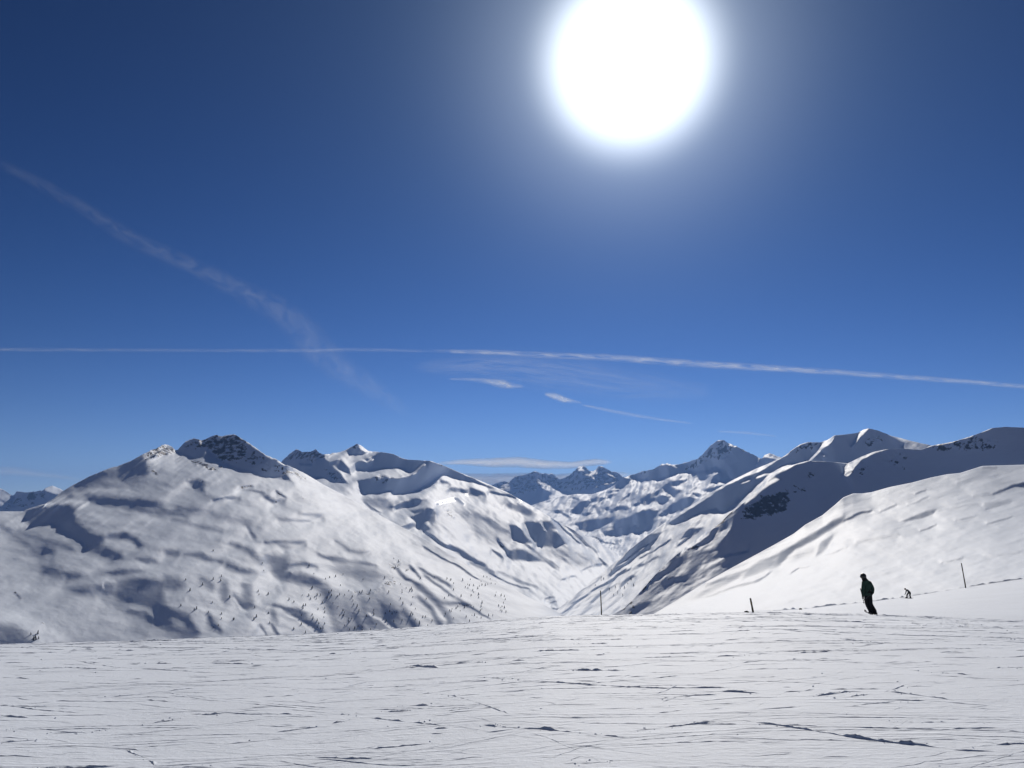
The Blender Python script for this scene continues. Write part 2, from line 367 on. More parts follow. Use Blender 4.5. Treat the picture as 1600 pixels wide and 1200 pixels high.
# --- big mountain on the left
B_top = [(-70, 803), (0, 799), (37, 799), (40, 796), (70, 787), (85, 778), (97, 768), (110, 760), (140, 744), (175, 730), (183, 729), (205, 720), (225, 709), (235, 704),
         (245, 701), (250, 697), (258, 694), (268, 697), (273, 703), (277, 704), (283, 697), (290, 690), (303, 684), (315, 688), (322, 686), (330, 681), (338, 679),
         (346, 682), (358, 680), (365, 679), (372, 682), (385, 690), (400, 700), (415, 711), (430, 717), (445, 726), (454, 729), (477, 740), (505, 757), (540, 775),
         (569, 792), (590, 803), (625, 822), (660, 841), (700, 864), (740, 888), (790, 915), (850, 945), (900, 972)]
B_bot = [(-70, 1016), (0, 1012), (300, 1005), (500, 997), (700, 982), (860, 972), (900, 980)]
B_str = [
    p(.99, [(420, 760), (480, 735), (540, 770), (620, 815), (700, 860), (860, 945), (860, 985), (740, 985), (690, 940), (640, 900), (590, 872), (540, 850), (480, 830), (430, 790)], 22),
    p(.9, [(228, 712), (262, 696), (290, 705), (340, 720), (370, 740), (440, 755), (490, 770), (500, 800), (440, 800), (380, 765), (330, 750), (300, 742), (270, 745), (235, 730)], 9),
    p(.42, [(97, 768), (140, 744), (183, 729), (222, 709), (228, 735), (220, 752), (180, 760), (140, 765), (105, 778)], 9),
    l(.28, [(190, 735), (215, 722), (222, 735)], 12), l(.3, [(120, 758), (160, 740)], 8),
    l(.85, [(115, 772), (150, 766), (195, 766), (215, 771)], 4), l(.25, [(140, 780), (180, 785), (215, 785), (250, 790)], 14),
    l(.97, [(38, 796), (70, 788), (105, 783), (135, 786)], 5),
    p(.0, [(40, 799), (70, 792), (100, 789), (112, 793), (117, 800), (115, 812), (90, 818), (60, 823), (48, 823), (37, 811)], 3),
    p(.85, [(-70, 802), (37, 799), (36, 815), (50, 827), (20, 832), (-70, 818)], 5),
    l(.08, [(98, 818), (130, 837), (147, 852)], 24, 12),
    l(.9, [(130, 792), (150, 806), (170, 813), (220, 812), (280, 812)], 8), l(.42, [(195, 793), (240, 801), (290, 806)], 8),
    l(.92, [(165, 830), (210, 830), (245, 837)], 5), l(.15, [(172, 838), (192, 836), (210, 844), (218, 852)], 10),
    l(.28, [(5, 826), (40, 848), (62, 866)], 10, 10), l(.3, [(30, 832), (70, 845), (110, 858)], 9, 10),
    p(.03, [(60, 855), (72, 852), (84, 860), (83, 869), (68, 866)], 4),
    p(.04, [(126, 836), (167, 838), (160, 847), (140, 851)], 4),
    p(.02, [(150, 860), (165, 853), (187, 860), (191, 873), (175, 879), (155, 871)], 4),
    p(.1, [(212, 873), (232, 870), (243, 874), (246, 881), (225, 883)], 3),
    l(.85, [(165, 886), (195, 881), (212, 878), (232, 887)], 4),
    p(.04, [(165, 896), (185, 889), (215, 889), (225, 894), (205, 899), (175, 901)], 3),
    p(.0, [(183, 907), (200, 903), (255, 906), (259, 916), (252, 936), (240, 951), (210, 946), (185, 941), (176, 928)], 3.5),
    p(.03, [(146, 915), (160, 912), (178, 912), (180, 931), (160, 931), (147, 923)], 3), l(.8, [(160, 909), (161, 919)], 2),
    p(.05, [(98, 893), (118, 893), (135, 900), (120, 908), (104, 909)], 4),
    p(.25, [(62, 880), (80, 878), (97, 890), (95, 903), (65, 901)], 6),
    p(.25, [(104, 917), (140, 915), (151, 928), (145, 936), (114, 926)], 7),
    l(.05, [(243, 945), (252, 965), (270, 985), (290, 992)], 24, 12), l(.08, [(262, 955), (290, 967), (303, 988)], 16, 8),
    p(.2, [(256, 898), (280, 905), (287, 916), (270, 923), (256, 921)], 4),
    p(.85, [(-70, 880), (35, 890), (46, 905), (40, 927), (-70, 930)], 10),
    l(.3, [(23, 927), (30, 936)], 4),
    p(.7, [(100, 937), (180, 952), (240, 983), (290, 990), (290, 1010), (110, 1010), (80, 970)], 14),
    p(1.0, [(-70, 940), (40, 957), (80, 977), (105, 1004), (60, 1008), (50, 986), (20, 972), (-70, 962)], 5),
    p(.3, [(-70, 968), (20, 977), (40, 989), (49, 1003), (40, 1016), (-70, 1016)], 4),
    p(.45, [(152, 927), (178, 938), (205, 949), (238, 953), (247, 977), (225, 975), (200, 961), (165, 947)], 4),
    l(.2, [(200, 955), (225, 958), (235, 970)], 6),
    # middle
    l(.95, [(278, 862), (300, 870), (330, 886), (352, 896), (375, 901)], 5), l(.15, [(262, 864), (276, 864)], 9), l(.3, [(288, 868), (315, 868)], 8),
    l(.95, [(355, 869), (375, 879), (390, 883), (407, 893)], 4), l(.22, [(355, 883), (370, 891), (398, 895)], 9),
    l(.35, [(362, 850), (390, 861), (407, 880)], 9), l(.35, [(320, 872), (345, 878)], 7),
    p(.1, [(416, 868), (430, 865), (448, 870), (456, 890), (451, 906), (438, 909), (424, 896)], 5),
    l(.97, [(412, 888), (423, 903), (436, 913), (441, 926)], 5),
    p(.03, [(452, 896), (475, 894), (500, 904), (509, 913), (495, 919), (470, 915), (455, 907)], 4),
    l(.95, [(455, 892), (470, 889), (487, 894), (505, 902)], 4),
    p(.03, [(436, 850), (450, 850), (456, 856), (445, 861)], 3), l(.2, [(415, 848), (440, 846), (477, 848)], 6),
    p(.08, [(523, 846), (535, 851), (548, 859), (565, 861), (577, 863), (566, 869), (553, 867), (540, 859)], 3),
    l(.25, [(498, 867), (515, 873), (537, 878)], 6), l(.2, [(518, 872), (545, 878), (586, 884)], 6), l(.2, [(455, 884), (475, 882), (492, 885)], 7),
    p(.03, [(495, 915), (510, 915), (521, 925), (521, 936), (507, 939), (498, 928)], 5),
    p(.06, [(508, 938), (525, 938), (536, 950), (531, 960), (514, 956)], 5),
    p(.05, [(365, 927), (375, 935), (395, 938), (397, 949), (385, 956), (374, 951)], 4), l(.38, [(385, 914), (386, 934)], 15, 8),
    l(.95, [(366, 935), (376, 951), (385, 957), (402, 953)], 3), l(.92, [(335, 890), (360, 905), (400, 912), (420, 918), (431, 930)], 4),
    l(.4, [(350, 915), (352, 935)], 14, 8), l(.4, [(315, 905), (330, 915)], 9, 7),
    l(.04, [(427, 946), (445, 951), (460, 954), (477, 960)], 8), l(.9, [(430, 929), (455, 940), (478, 946)], 7),
    l(.06, [(462, 962), (480, 972), (500, 986), (506, 995)], 12), l(.98, [(418, 950), (440, 955), (462, 969), (480, 981), (500, 994)], 4),
    l(.95, [(478, 949), (500, 962), (515, 978), (527, 994)], 9), l(.2, [(520, 960), (530, 975), (537, 992)], 14),
    l(.05, [(407, 977), (416, 994)], 4), l(.06, [(424, 977), (436, 995)], 5), l(.95, [(375, 950), (382, 965), (400, 978), (413, 994)], 5),
    l(.2, [(325, 961), (331, 976), (342, 984)], 9), l(.95, [(290, 935), (300, 946), (318, 953)], 5),
    l(.3, [(425, 955), (430, 968)], 9),
    # summit
    p(.02, [(277, 704), (283, 696), (303, 683), (330, 680), (365, 677), (380, 686), (410, 706), (440, 722), (452, 730), (446, 741), (457, 753), (430, 747), (410, 746),
            (385, 736), (360, 729), (350, 723), (345, 717), (335, 717), (320, 707), (318, 714), (300, 716), (285, 709)], 2.5),
    l(.9, [(312, 690), (317, 698)], 3), l(.92, [(322, 707), (336, 716)], 3.5), l(.95, [(384, 690), (400, 701), (415, 711), (430, 717)], 2.5),
    l(.5, [(372, 698), (380, 708), (384, 714)], 4), l(.95, [(436, 723), (445, 728)], 3),
    p(.2, [(292, 751), (310, 749), (320, 755), (319, 769), (305, 766)], 3), l(.25, [(335, 782), (350, 779), (374, 778)], 5),
    l(.22, [(415, 778), (430, 786), (442, 782)], 6), l(.15, [(432, 769), (446, 777)], 4), l(.15, [(376, 762), (393, 760)], 4), l(.45, [(468, 803), (502, 807)], 8),
    l(.45, [(438, 812), (470, 815), (487, 815)], 6), l(.5, [(340, 808), (370, 812), (402, 820)], 12, 9), l(.95, [(362, 824), (385, 828), (396, 847)], 4),
    l(.3, [(388, 824), (397, 840)], 5), l(.45, [(270, 812), (310, 822), (345, 830)], 7), l(.4, [(375, 765), (410, 770)], 4), l(.4, [(278, 795), (330, 800)], 10, 9),
    # lower right gullies
    p(.36, [(520, 877), (560, 881), (590, 891), (602, 902), (580, 912), (540, 902), (520, 892)], 6), l(.97, [(520, 917), (560, 921), (590, 921), (602, 906)], 6),
    p(.45, [(520, 928), (600, 922), (622, 945), (645, 985), (520, 994)], 8),
    p(.04, [(591, 938), (605, 945), (623, 955), (623, 966), (610, 971), (600, 962)], 3), l(.04, [(600, 965), (615, 976), (624, 986)], 5),
    l(.1, [(631, 955), (640, 968), (652, 983)], 10),
    l(.1, [(620, 889), (635, 905), (650, 912), (662, 924)], 5), l(.02, [(655, 915), (680, 938), (695, 955), (707, 982)], 9),
    l(.95, [(648, 925), (668, 940), (680, 952), (694, 968)], 4), l(.08, [(653, 933), (674, 950), (680, 965), (692, 982)], 7),
    l(.15, [(640, 884), (656, 901)], 4), l(.1, [(657, 889), (680, 902), (695, 909), (704, 916)], 4.5), l(.2, [(664, 899), (690, 918), (707, 931)], 4),
    l(.25, [(694, 944), (715, 943), (731, 946)], 7), l(.2, [(714, 935), (731, 946)], 5), l(.15, [(663, 855), (690, 872), (720, 887), (747, 906)], 2.2),
    l(.2, [(733, 948), (765, 967)], 2.5), l(.3, [(565, 935), (570, 955), (578, 970)], 9), l(.15, [(555, 962), (563, 980)], 9), l(.95, [(575, 960), (600, 972), (618, 985)], 4),
    l(.35, [(540, 940), (545, 965)], 8),
]
B_rock = [
    (.62, 'p', [(283, 700), (303, 682), (330, 678), (370, 677), (388, 690), (386, 716), (372, 725), (350, 722), (335, 712), (320, 700)], 6),
    (.45, 'p', [(370, 690), (410, 712), (450, 730), (445, 745), (400, 735), (380, 722)], 6),
    (.62, 'p', [(222, 712), (250, 694), (275, 700), (275, 708), (245, 714), (226, 720)], 3), (.6, 'l', [(300, 720), (320, 727), (335, 735)], 7, 4), (.55, 'l', [(335, 730), (345, 729)], 5, 3),
    (.5, 'l', [(232, 731), (248, 742)], 6, 4), (.5, 'l', [(295, 750), (318, 752)], 5, 3), (.6, 'l', [(378, 762), (392, 760)], 4, 2), (.5, 'l', [(432, 768), (445, 777)], 3, 2),
    (.55, 'l', [(600, 913), (617, 911)], 7, 3), (.45, 'l', [(550, 925), (575, 927), (598, 920)], 5, 3), (.5, 'l', [(448, 735), (465, 742), (475, 748)], 5, 3),
    (.5, 'l', [(470, 779), (473, 780)], 3, 2), (.45, 'l', [(340, 781), (352, 779)], 3, 2), (.45, 'l', [(716, 945), (735, 945)], 6, 3), (.5, 'l', [(23, 927), (30, 936)], 3, 2),
    (.5, 'l', [(66, 972), (76, 981)], 3, 2), (.4, 'p', [(605, 880), (625, 875), (625, 890), (608, 892)], 4), (.4, 'l', [(430, 785), (438, 782)], 3, 2),
]
B_str = [((max(q[0], .17),) + q[1:-1] + (q[-1] * 1.75,)) for q in B_str]
M_near = mountain_mat('snow_and_rock', 15, bump=0.42)
def B_base(X, Y):
    return 0.75 + 0.07 * smooth((X - 250) / 150) + 0 * Y
LB = solve_layer('snowy_mountain', B_top, B_bot, [(-70, 1250), (0, 1250), (400, 1350), (860, 1700), (900, 1800)], [(-70, 2000), (330, 2500), (560, 2600), (860, 1850), (900, 1900)],
                 B_base, B_str, B_rock, (), noise=[(.20, 34, 9, .28, 4, 3), (.15, 8, 3, .35, 3, 5)], jag=1.3,
                 jagmap=[(-70, .2), (220, .3), (240, 1), (380, 1), (400, .4), (460, .6), (500, .15), (900, .1)], mat=M_near, seed=11,
                 label='big snow mountain on the left with a dark rocky summit and rippled lower slopes')

# --- ridge behind it, running down to the valley floor
C_top = [(425, 735), (440, 722), (450, 711), (462, 703), (466, 702), (472, 706), (480, 706), (486, 705), (493, 702), (498, 707), (505, 711), (520, 708), (535, 706), (545, 700), (558, 693), (566, 697),
         (576, 705), (590, 706), (604, 707), (615, 710), (630, 717), (650, 719), (672, 720), (690, 726), (720, 739), (750, 751), (790, 768), (830, 790), (870, 814), (910, 835), (940, 850),
         (960, 862), (985, 882), (1010, 905), (1040, 940)]
C_bot = [(425, 800), (480, 800), (540, 820), (625, 855), (700, 895), (760, 935), (840, 975), (900, 980), (1040, 985)]
C_str = [
    p(.04, [(430, 728), (452, 709), (466, 700), (493, 700), (510, 713), (525, 733), (542, 755), (520, 753), (500, 746), (485, 745), (470, 741), (455, 732)], 2.5),
    l(.95, [(508, 714), (526, 728), (538, 745), (546, 753)], 4, 2), l(.9, [(533, 714), (547, 727), (553, 739)], 3, 2), l(.85, [(468, 725), (477, 728), (486, 725)], 3, 2),
    p(.1, [(515, 722), (533, 718), (546, 732), (548, 742), (530, 733)], 2),
    p(.9, [(528, 707), (545, 707), (560, 714), (566, 722), (552, 725), (537, 718)], 3),
    p(.05, [(540, 705), (558, 692), (562, 704), (575, 708), (570, 712), (550, 709)], 2), p(1., [(559, 692), (578, 705), (572, 708), (562, 703)], 1.5),
    p(.0, [(555, 725), (580, 715), (595, 706), (610, 706), (630, 717), (674, 719), (667, 726), (656, 736), (640, 740), (632, 733), (620, 730), (600, 732), (580, 736), (558, 734)], 2.5),
    l(.95, [(560, 717), (575, 721), (583, 718)], 3, 2),
    p(.95, [(540, 748), (580, 738), (600, 733), (625, 731), (635, 738), (645, 739), (635, 743), (618, 749), (610, 743), (590, 741), (572, 748), (550, 754)], 3),
    p(.0, [(560, 752), (585, 746), (600, 744), (612, 749), (625, 748), (650, 740), (662, 729), (672, 721), (690, 727), (715, 739), (745, 751), (765, 763), (745, 754), (720, 747), (700, 741),
           (688, 742), (680, 751), (665, 761), (645, 771), (617, 772), (612, 766), (590, 772), (567, 772), (562, 760)], 2.5),
    p(.03, [(690, 727), (720, 740), (745, 751), (770, 763), (740, 754), (715, 749), (695, 742)], 2.5),
    l(.9, [(645, 739), (658, 731), (665, 725)], 3.5, 2), l(.95, [(745, 750), (790, 768), (830, 790), (870, 814)], 2.5, 2),
    l(.97, [(560, 775), (610, 775), (660, 772), (690, 757)], 4),
    p(.3, [(566, 781), (590, 777), (610, 780), (615, 793), (600, 798), (580, 791)], 4), l(.2, [(568, 785), (585, 797), (592, 800)], 3),
    p(.03, [(617, 791), (630, 784), (650, 779), (666, 781), (655, 789), (635, 794), (620, 797)], 3), p(.15, [(644, 799), (661, 793), (661, 799), (648, 802)], 2.5),
    p(.0, [(641, 808), (655, 802), (665, 795), (679, 796), (681, 803), (675, 815), (673, 826), (665, 830), (652, 826), (649, 817)], 2.5),
    p(.2, [(626, 824), (645, 818), (651, 822), (640, 829)], 3),
    l(.97, [(668, 818), (680, 829), (702, 846)], 6), l(.1, [(664, 831), (690, 849), (712, 860)], 5), l(.12, [(705, 854), (718, 861), (736, 873), (757, 886)], 7),
    l(.4, [(690, 752), (700, 756)], 6), l(.35, [(705, 765), (730, 769), (748, 773)], 7), l(.25, [(735, 765), (757, 773)], 6), l(.2, [(766, 769), (785, 773), (805, 778)], 4),
    p(.62, [(715, 800), (760, 800), (800, 828), (805, 850), (760, 852), (728, 825)], 10), l(.35, [(740, 802), (770, 818), (790, 832)], 7, 7),
    l(.35, [(795, 790), (815, 797), (830, 803)], 9, 7),
    p(.04, [(796, 821), (812, 822), (820, 836), (831, 849), (815, 850), (800, 839)], 2.5),
    p(.04, [(819, 817), (845, 815), (849, 825), (863, 828), (876, 839), (886, 850), (862, 856), (838, 855), (830, 841)], 3), p(.02, [(846, 815), (861, 815), (869, 828), (850, 831)], 2.5),
    l(.9, [(806, 818), (822, 834), (835, 850)], 2.5, 2), l(.85, [(846, 816), (852, 830)], 2.5, 2),
    p(.06, [(791, 863), (805, 858), (825, 862), (840, 872), (849, 878), (825, 878), (803, 876)], 3), l(.04, [(776, 842), (790, 860), (801, 875)], 4), l(.2, [(770, 860), (785, 872)], 4),
    p(.55, [(845, 858), (885, 853), (912, 868), (932, 882), (900, 887), (860, 872)], 9), l(.3, [(820, 850), (845, 870), (867, 887)], 5),
    l(.08, [(857, 804), (880, 825), (906, 849)], 3.2, 2), l(.1, [(868, 811), (890, 830), (917, 853)], 2.5, 2), l(.35, [(877, 818), (902, 836), (932, 863)], 5), l(.95, [(862, 806), (886, 827), (911, 851)], 2, 1.5),
    l(.4, [(870, 868), (893, 882)], 3.5), l(.35, [(885, 868), (905, 880)], 3.5), l(.4, [(900, 864), (920, 876)], 3.5), l(.45, [(850, 872), (872, 886)], 3.5),
    l(.2, [(764, 896), (790, 910), (826, 921)], 2.2), l(.5, [(780, 895), (810, 908), (837, 917)], 5), l(.5, [(735, 880), (770, 895)], 5),
    l(.15, [(853, 936), (863, 933)], 4), l(.2, [(860, 943), (868, 940)], 3), l(.25, [(863, 951), (879, 954)], 3), l(.12, [(836, 957), (848, 961)], 6),
    l(.35, [(877, 906), (884, 905)], 3), l(.35, [(890, 901), (898, 900)], 3), l(.35, [(910, 890), (923, 886)], 3), l(.4, [(930, 884), (941, 881)], 4), l(.15, [(938, 874), (946, 882)], 4),
    l(.3, [(880, 960), (905, 952)], 4),
]
C_rock = [(.58, 'p', [(440, 722), (466, 700), (500, 702), (512, 716), (490, 722), (465, 718)], 4), (.5, 'p', [(500, 728), (520, 735), (540, 752), (515, 748)], 4), (.5, 'p', [(545, 702), (558, 692), (562, 702)], 3),
          (.5, 'l', [(610, 708), (632, 718)], 4, 3), (.48, 'p', [(590, 740), (618, 748), (600, 756), (575, 752)], 4), (.5, 'l', [(672, 720), (690, 727)], 4, 3), (.5, 'l', [(590, 802), (593, 803)], 3, 2),
          (.42, 'p', [(690, 790), (705, 795), (712, 810), (700, 808)], 4), (.5, 'l', [(838, 958), (847, 960)], 4, 2), (.42, 'l', [(776, 842), (790, 860)], 4, 3)]
C_ice = [(1., 'l', [(683, 788), (690, 785), (703, 781), (716, 780), (724, 788)], 5, 4), (.8, 'l', [(728, 770), (733, 773)], 4, 3), (.8, 'l', [(808, 788), (814, 781)], 4, 3)]
M_mid = mountain_mat('snow_and_rock_mid', 28, bump=0.42)
LC = solve_layer('snowy_ridge', C_top, C_bot, [(425, 3000), (600, 2900), (760, 2400), (840, 2000), (1040, 1900)], [(425, 4300), (560, 4600), (700, 4800), (900, 4900), (960, 4700), (1040, 3500)],
                 .93, C_str, C_rock, C_ice, noise=[(.16, 26, 6, .62, 4, 3), (.18, 11, 2.6, .65, 3, 5)], jag=1.2,
                 jagmap=[(425, 1), (520, 1), (640, .5), (690, .3), (720, .1), (1040, .1)], mat=M_mid, seed=23,
                 label='long snow ridge behind the left mountain with a shaded cirque, sloping down to the valley floor')

# --- far peaks at the head of the valley
D_top = [(750, 762), (770, 757), (782, 753), (790, 751), (795, 754), (805, 745), (815, 742), (825, 740), (835, 736), (843, 738), (850, 740), (853, 738), (857, 743), (862, 739), (868, 744), (873, 749),
         (880, 747), (890, 743), (897, 735), (904, 729), (913, 728), (918, 733), (922, 737), (931, 735), (934, 729), (940, 728), (947, 732), (955, 737), (961, 736), (966, 740), (972, 745), (985, 746), (1010, 752)]
D_str = [
    p(.95, [(841, 749), (850, 752), (862, 760), (870, 765), (885, 768), (900, 773), (880, 777), (862, 771), (848, 764)], 2), p(.95, [(902, 731), (910, 730), (915, 736), (904, 738)], 1.5),
    l(.95, [(918, 740), (930, 750), (937, 755), (950, 757), (966, 750)], 2.5, 1.5), l(.8, [(910, 740), (918, 743)], 3, 2), l(.9, [(927, 764), (933, 760)], 3, 2), l(.85, [(946, 738), (955, 743), (964, 748)], 2.5, 2),
    p(.97, [(920, 736), (932, 735), (932, 743), (923, 742)], 2), p(.55, [(772, 758), (800, 752), (804, 765), (788, 769)], 3), l(.7, [(818, 765), (823, 759)], 2, 1.5), l(.6, [(838, 745), (843, 742)], 2.5, 1.5),
    p(.9, [(860, 772), (920, 778), (960, 770), (1010, 765), (1010, 800), (760, 830), (840, 800)], 4)]
D_rock = [(.56, 'p', [(760, 760), (835, 734), (870, 742), (905, 727), (940, 727), (975, 745), (960, 760), (900, 768), (850, 765), (800, 775)], 6)]
M_far = mountain_mat('snow_and_rock_far', 60, bump=0.6)
LD = solve_layer('distant_peaks', D_top, [(750, 800), (830, 815), (900, 815), (960, 800), (1010, 785)], [(750, 9500), (1010, 9500)], [(750, 10500), (1010, 10500)], .08, D_str, D_rock, (),
                 noise=[(.35, 8, 5, .6, 4, 3)], jag=1.0, mat=M_far, seed=37, label='jagged blue distant peaks closing the head of the valley', lam=.05)

# --- pyramid peak right of the valley head
E_top = [(800, 800), (820, 793), (850, 783), (880, 775), (900, 772), (925, 772), (945, 766), (962, 757), (972, 748), (983, 743), (1000, 739), (1003, 736), (1020, 734), (1030, 728), (1035, 725), (1050, 726), (1058, 726),
         (1075, 722), (1090, 717), (1100, 707), (1110, 697), (1120, 689), (1128, 686), (1135, 690), (1145, 696), (1160, 702), (1180, 712), (1190, 716), (1195, 711), (1202, 708), (1218, 714), (1240, 725), (1290, 740)]
E_str = [
    p(.02, [(1062, 735), (1075, 721), (1090, 716), (1110, 696), (1128, 685), (1140, 695), (1160, 702), (1185, 713), (1220, 720), (1240, 740), (1190, 740), (1165, 747), (1145, 751), (1140, 745), (1130, 742),
            (1125, 733), (1118, 730), (1105, 735), (1085, 738), (1075, 735)], 2.5),
    p(.02, [(983, 742), (1000, 736), (1020, 733), (1033, 726), (1055, 727), (1078, 721), (1085, 730), (1070, 737), (1050, 743), (1035, 747), (1020, 749), (1000, 749), (985, 747)], 2),
    l(1., [(1034, 725), (1050, 726), (1057, 731)], 2.5, 1.5), l(.95, [(1003, 751), (1018, 743), (1024, 736)], 2.2, 1.5), l(.9, [(1139, 694), (1148, 699)], 3, 1.5), l(.8, [(1183, 724), (1186, 716)], 2.5, 1.5), l(.7, [(1128, 719), (1136, 714)], 2.5, 1.5),
    p(.04, [(960, 757), (974, 747), (987, 749), (981, 757), (970, 763), (959, 763)], 2), l(.95, [(974, 746), (986, 749), (995, 753)], 2, 1.5),
    p(.03, [(1036, 762), (1045, 752), (1060, 751), (1072, 752), (1060, 758), (1055, 765), (1067, 767), (1055, 777), (1047, 771), (1040, 769)], 2.5), l(1., [(1053, 761), (1062, 760)], 4, 2),
    p(.05, [(1024, 783), (1030, 775), (1046, 775), (1046, 783), (1035, 788)], 2.5), l(.95, [(1034, 774), (1045, 774)], 3, 2), p(.2, [(1001, 779), (1015, 772), (1030, 766), (1023, 783), (1008, 791), (999, 786)], 3),
    p(.04, [(1045, 790), (1060, 782), (1080, 777), (1086, 780), (1076, 789), (1060, 798), (1042, 806), (1030, 806)], 3),
    p(.05, [(1089, 743), (1103, 738), (1106, 745), (1095, 751)], 2), p(.05, [(1113, 746), (1130, 736), (1141, 748), (1125, 753), (1108, 756)], 2), p(.08, [(1098, 766), (1115, 762), (1133, 757), (1121, 767), (1105, 770)], 2), l(.2, [(1085, 772), (1093, 774)], 4),
    p(.05, [(958, 815), (985, 808), (1005, 798), (1020, 795), (1026, 800), (1021, 815), (1018, 826), (1000, 831), (975, 831), (958, 836)], 3),
    p(.04, [(899, 819), (915, 812), (935, 811), (946, 815), (932, 826), (915, 831), (904, 826)], 3), p(.03, [(940, 831), (960, 829), (982, 822), (982, 833), (960, 838), (945, 839)], 3),
    l(.8, [(993, 822), (985, 830)], 4, 2), l(.8, [(962, 812), (945, 826)], 3, 2), l(.85, [(966, 825), (972, 824)], 3, 2),
    p(.04, [(893, 796), (905, 785), (915, 782), (923, 785), (915, 796), (905, 803), (893, 801)], 2), p(.12, [(921, 780), (935, 776), (946, 779), (938, 785), (925, 785)], 2), p(.15, [(864, 797), (880, 797), (879, 802), (867, 802)], 2),
    l(.2, [(910, 803), (923, 802)], 4), p(.12, [(949, 775), (958, 770), (963, 774), (952, 781)], 2), l(.15, [(967, 786), (978, 776), (986, 770)], 4), l(.15, [(957, 800), (968, 793), (981, 793)], 6), l(.25, [(925, 792), (932, 790), (935, 801)], 5),
    l(.2, [(947, 795), (956, 798)], 4), l(.2, [(990, 790), (997, 788)], 4), l(.2, [(950, 768), (966, 767)], 3), l(.3, [(945, 815), (958, 812)], 7), l(.2, [(895, 778), (905, 781)], 3), l(.2, [(880, 803), (890, 808)], 4),
    p(1., [(905, 845), (960, 838), (1000, 832), (1020, 828), (1020, 870), (930, 880)], 4), l(.25, [(925, 838), (935, 843), (945, 848), (960, 851)], 2.2)]
E_rock = [(.55, 'p', [(1065, 735), (1090, 715), (1128, 685), (1150, 697), (1135, 715), (1105, 722), (1085, 733)], 5), (.5, 'l', [(1150, 697), (1185, 714), (1202, 709), (1218, 716)], 5, 4), (.5, 'l', [(1000, 740), (1035, 728)], 4, 3),
          (.5, 'l', [(926, 838), (936, 844), (946, 849), (960, 851)], 2.5, 2), (.42, 'p', [(1005, 762), (1030, 760), (1025, 768), (1005, 770)], 3)]
LE = solve_layer('pyramid_peak', E_top, [(800, 835), (860, 850), (900, 870), (940, 885), (1000, 885), (1050, 850), (1120, 810), (1290, 775)],
                 [(800, 6200), (940, 5200), (1000, 5000), (1120, 5200), (1290, 5000)], [(800, 8000), (925, 8500), (1050, 7800), (1128, 7400), (1290, 6500)], .9, E_str, E_rock, (),
                 noise=[(.42, 13, 6, -.5, 3, 3), (.3, 5, 2.6, -.5, 2, 5)], jag=1.2, jagmap=[(800, .2), (960, .3), (1000, 1), (1220, 1), (1290, .5)], mat=M_far, seed=41, lam=.05,
                 label='pointed pyramid peak right of the valley head above hummocky snowfields')

# --- summit with lit spurs on the right, behind the dark ridge
F_top = [(830, 985), (860, 962), (900, 928), (940, 896), (965, 875), (985, 857), (1000, 846), (1020, 830), (1045, 812), (1080, 790), (1110, 770), (1145, 750), (1180, 733), (1220, 716), (1228, 711), (1240, 701), (1250, 695),
         (1262, 691), (1283, 691), (1292, 688), (1304, 680), (1320, 679), (1340, 676), (1350, 671), (1357, 669), (1370, 672), (1390, 680), (1420, 688), (1455, 696), (1480, 702), (1530, 712)]
F_str = [
    p(.0, [(1043, 820), (1060, 806), (1085, 791), (1110, 776), (1140, 756), (1160, 746), (1190, 739), (1218, 728), (1195, 746), (1180, 759), (1165, 773), (1150, 786), (1138, 797), (1128, 801), (1120, 795), (1105, 798),
           (1085, 806), (1070, 813), (1055, 820)], 2.5),
    l(.8, [(1158, 755), (1172, 751)], 4, 3),
    p(.0, [(1228, 713), (1242, 701), (1262, 690), (1287, 690), (1277, 703), (1270, 715), (1258, 721), (1235, 724), (1215, 730), (1195, 739), (1180, 743), (1205, 727)], 2),
    l(1., [(1302, 682), (1290, 695), (1277, 709), (1260, 721)], 6, 2), l(.97, [(1226, 712), (1205, 724), (1178, 737), (1145, 752), (1110, 773), (1080, 792), (1050, 812)], 3.5, 2), l(.95, [(1232, 727), (1215, 735), (1195, 742), (1183, 746)], 4, 2),
    p(.0, [(1304, 681), (1320, 678), (1345, 673), (1338, 685), (1328, 698), (1337, 690), (1350, 680), (1357, 668), (1372, 671), (1392, 680), (1412, 693), (1400, 710), (1365, 712), (1345, 718), (1325, 730), (1290, 730), (1265, 725), (1280, 708), (1294, 697)], 2),
    l(1., [(1354, 669), (1345, 679), (1336, 690), (1329, 697)], 4, 2), l(.9, [(1392, 681), (1415, 687), (1450, 694)], 3, 2), p(.6, [(1405, 688), (1460, 695), (1440, 706), (1425, 704)], 3),
    l(.8, [(1286, 709), (1288, 714)], 3, 2),
    p(.1, [(1071, 833), (1080, 826), (1097, 825), (1085, 833), (1063, 843)], 2.5),
    p(.03, [(992, 852), (1010, 838), (1032, 834), (1026, 843), (1000, 859), (985, 872), (970, 882), (957, 891)], 2.5), l(.05, [(1015, 855), (1000, 863), (975, 883), (953, 898)], 5), l(.95, [(1012, 852), (990, 867), (968, 885)], 2, 1.5),
    l(.25, [(1047, 844), (1020, 862), (1000, 873)], 3), l(.1, [(977, 891), (960, 905), (930, 921)], 3), l(.2, [(985, 890), (955, 907), (925, 924)], 3), l(.25, [(918, 930), (900, 942), (880, 958)], 3), l(.2, [(915, 931), (895, 943)], 2.5),
    l(.4, [(1090, 830), (1060, 852)], 4), l(.4, [(1030, 870), (1000, 885)], 4), l(.3, [(990, 900), (970, 915)], 5), l(.4, [(950, 920), (925, 940)], 4)]
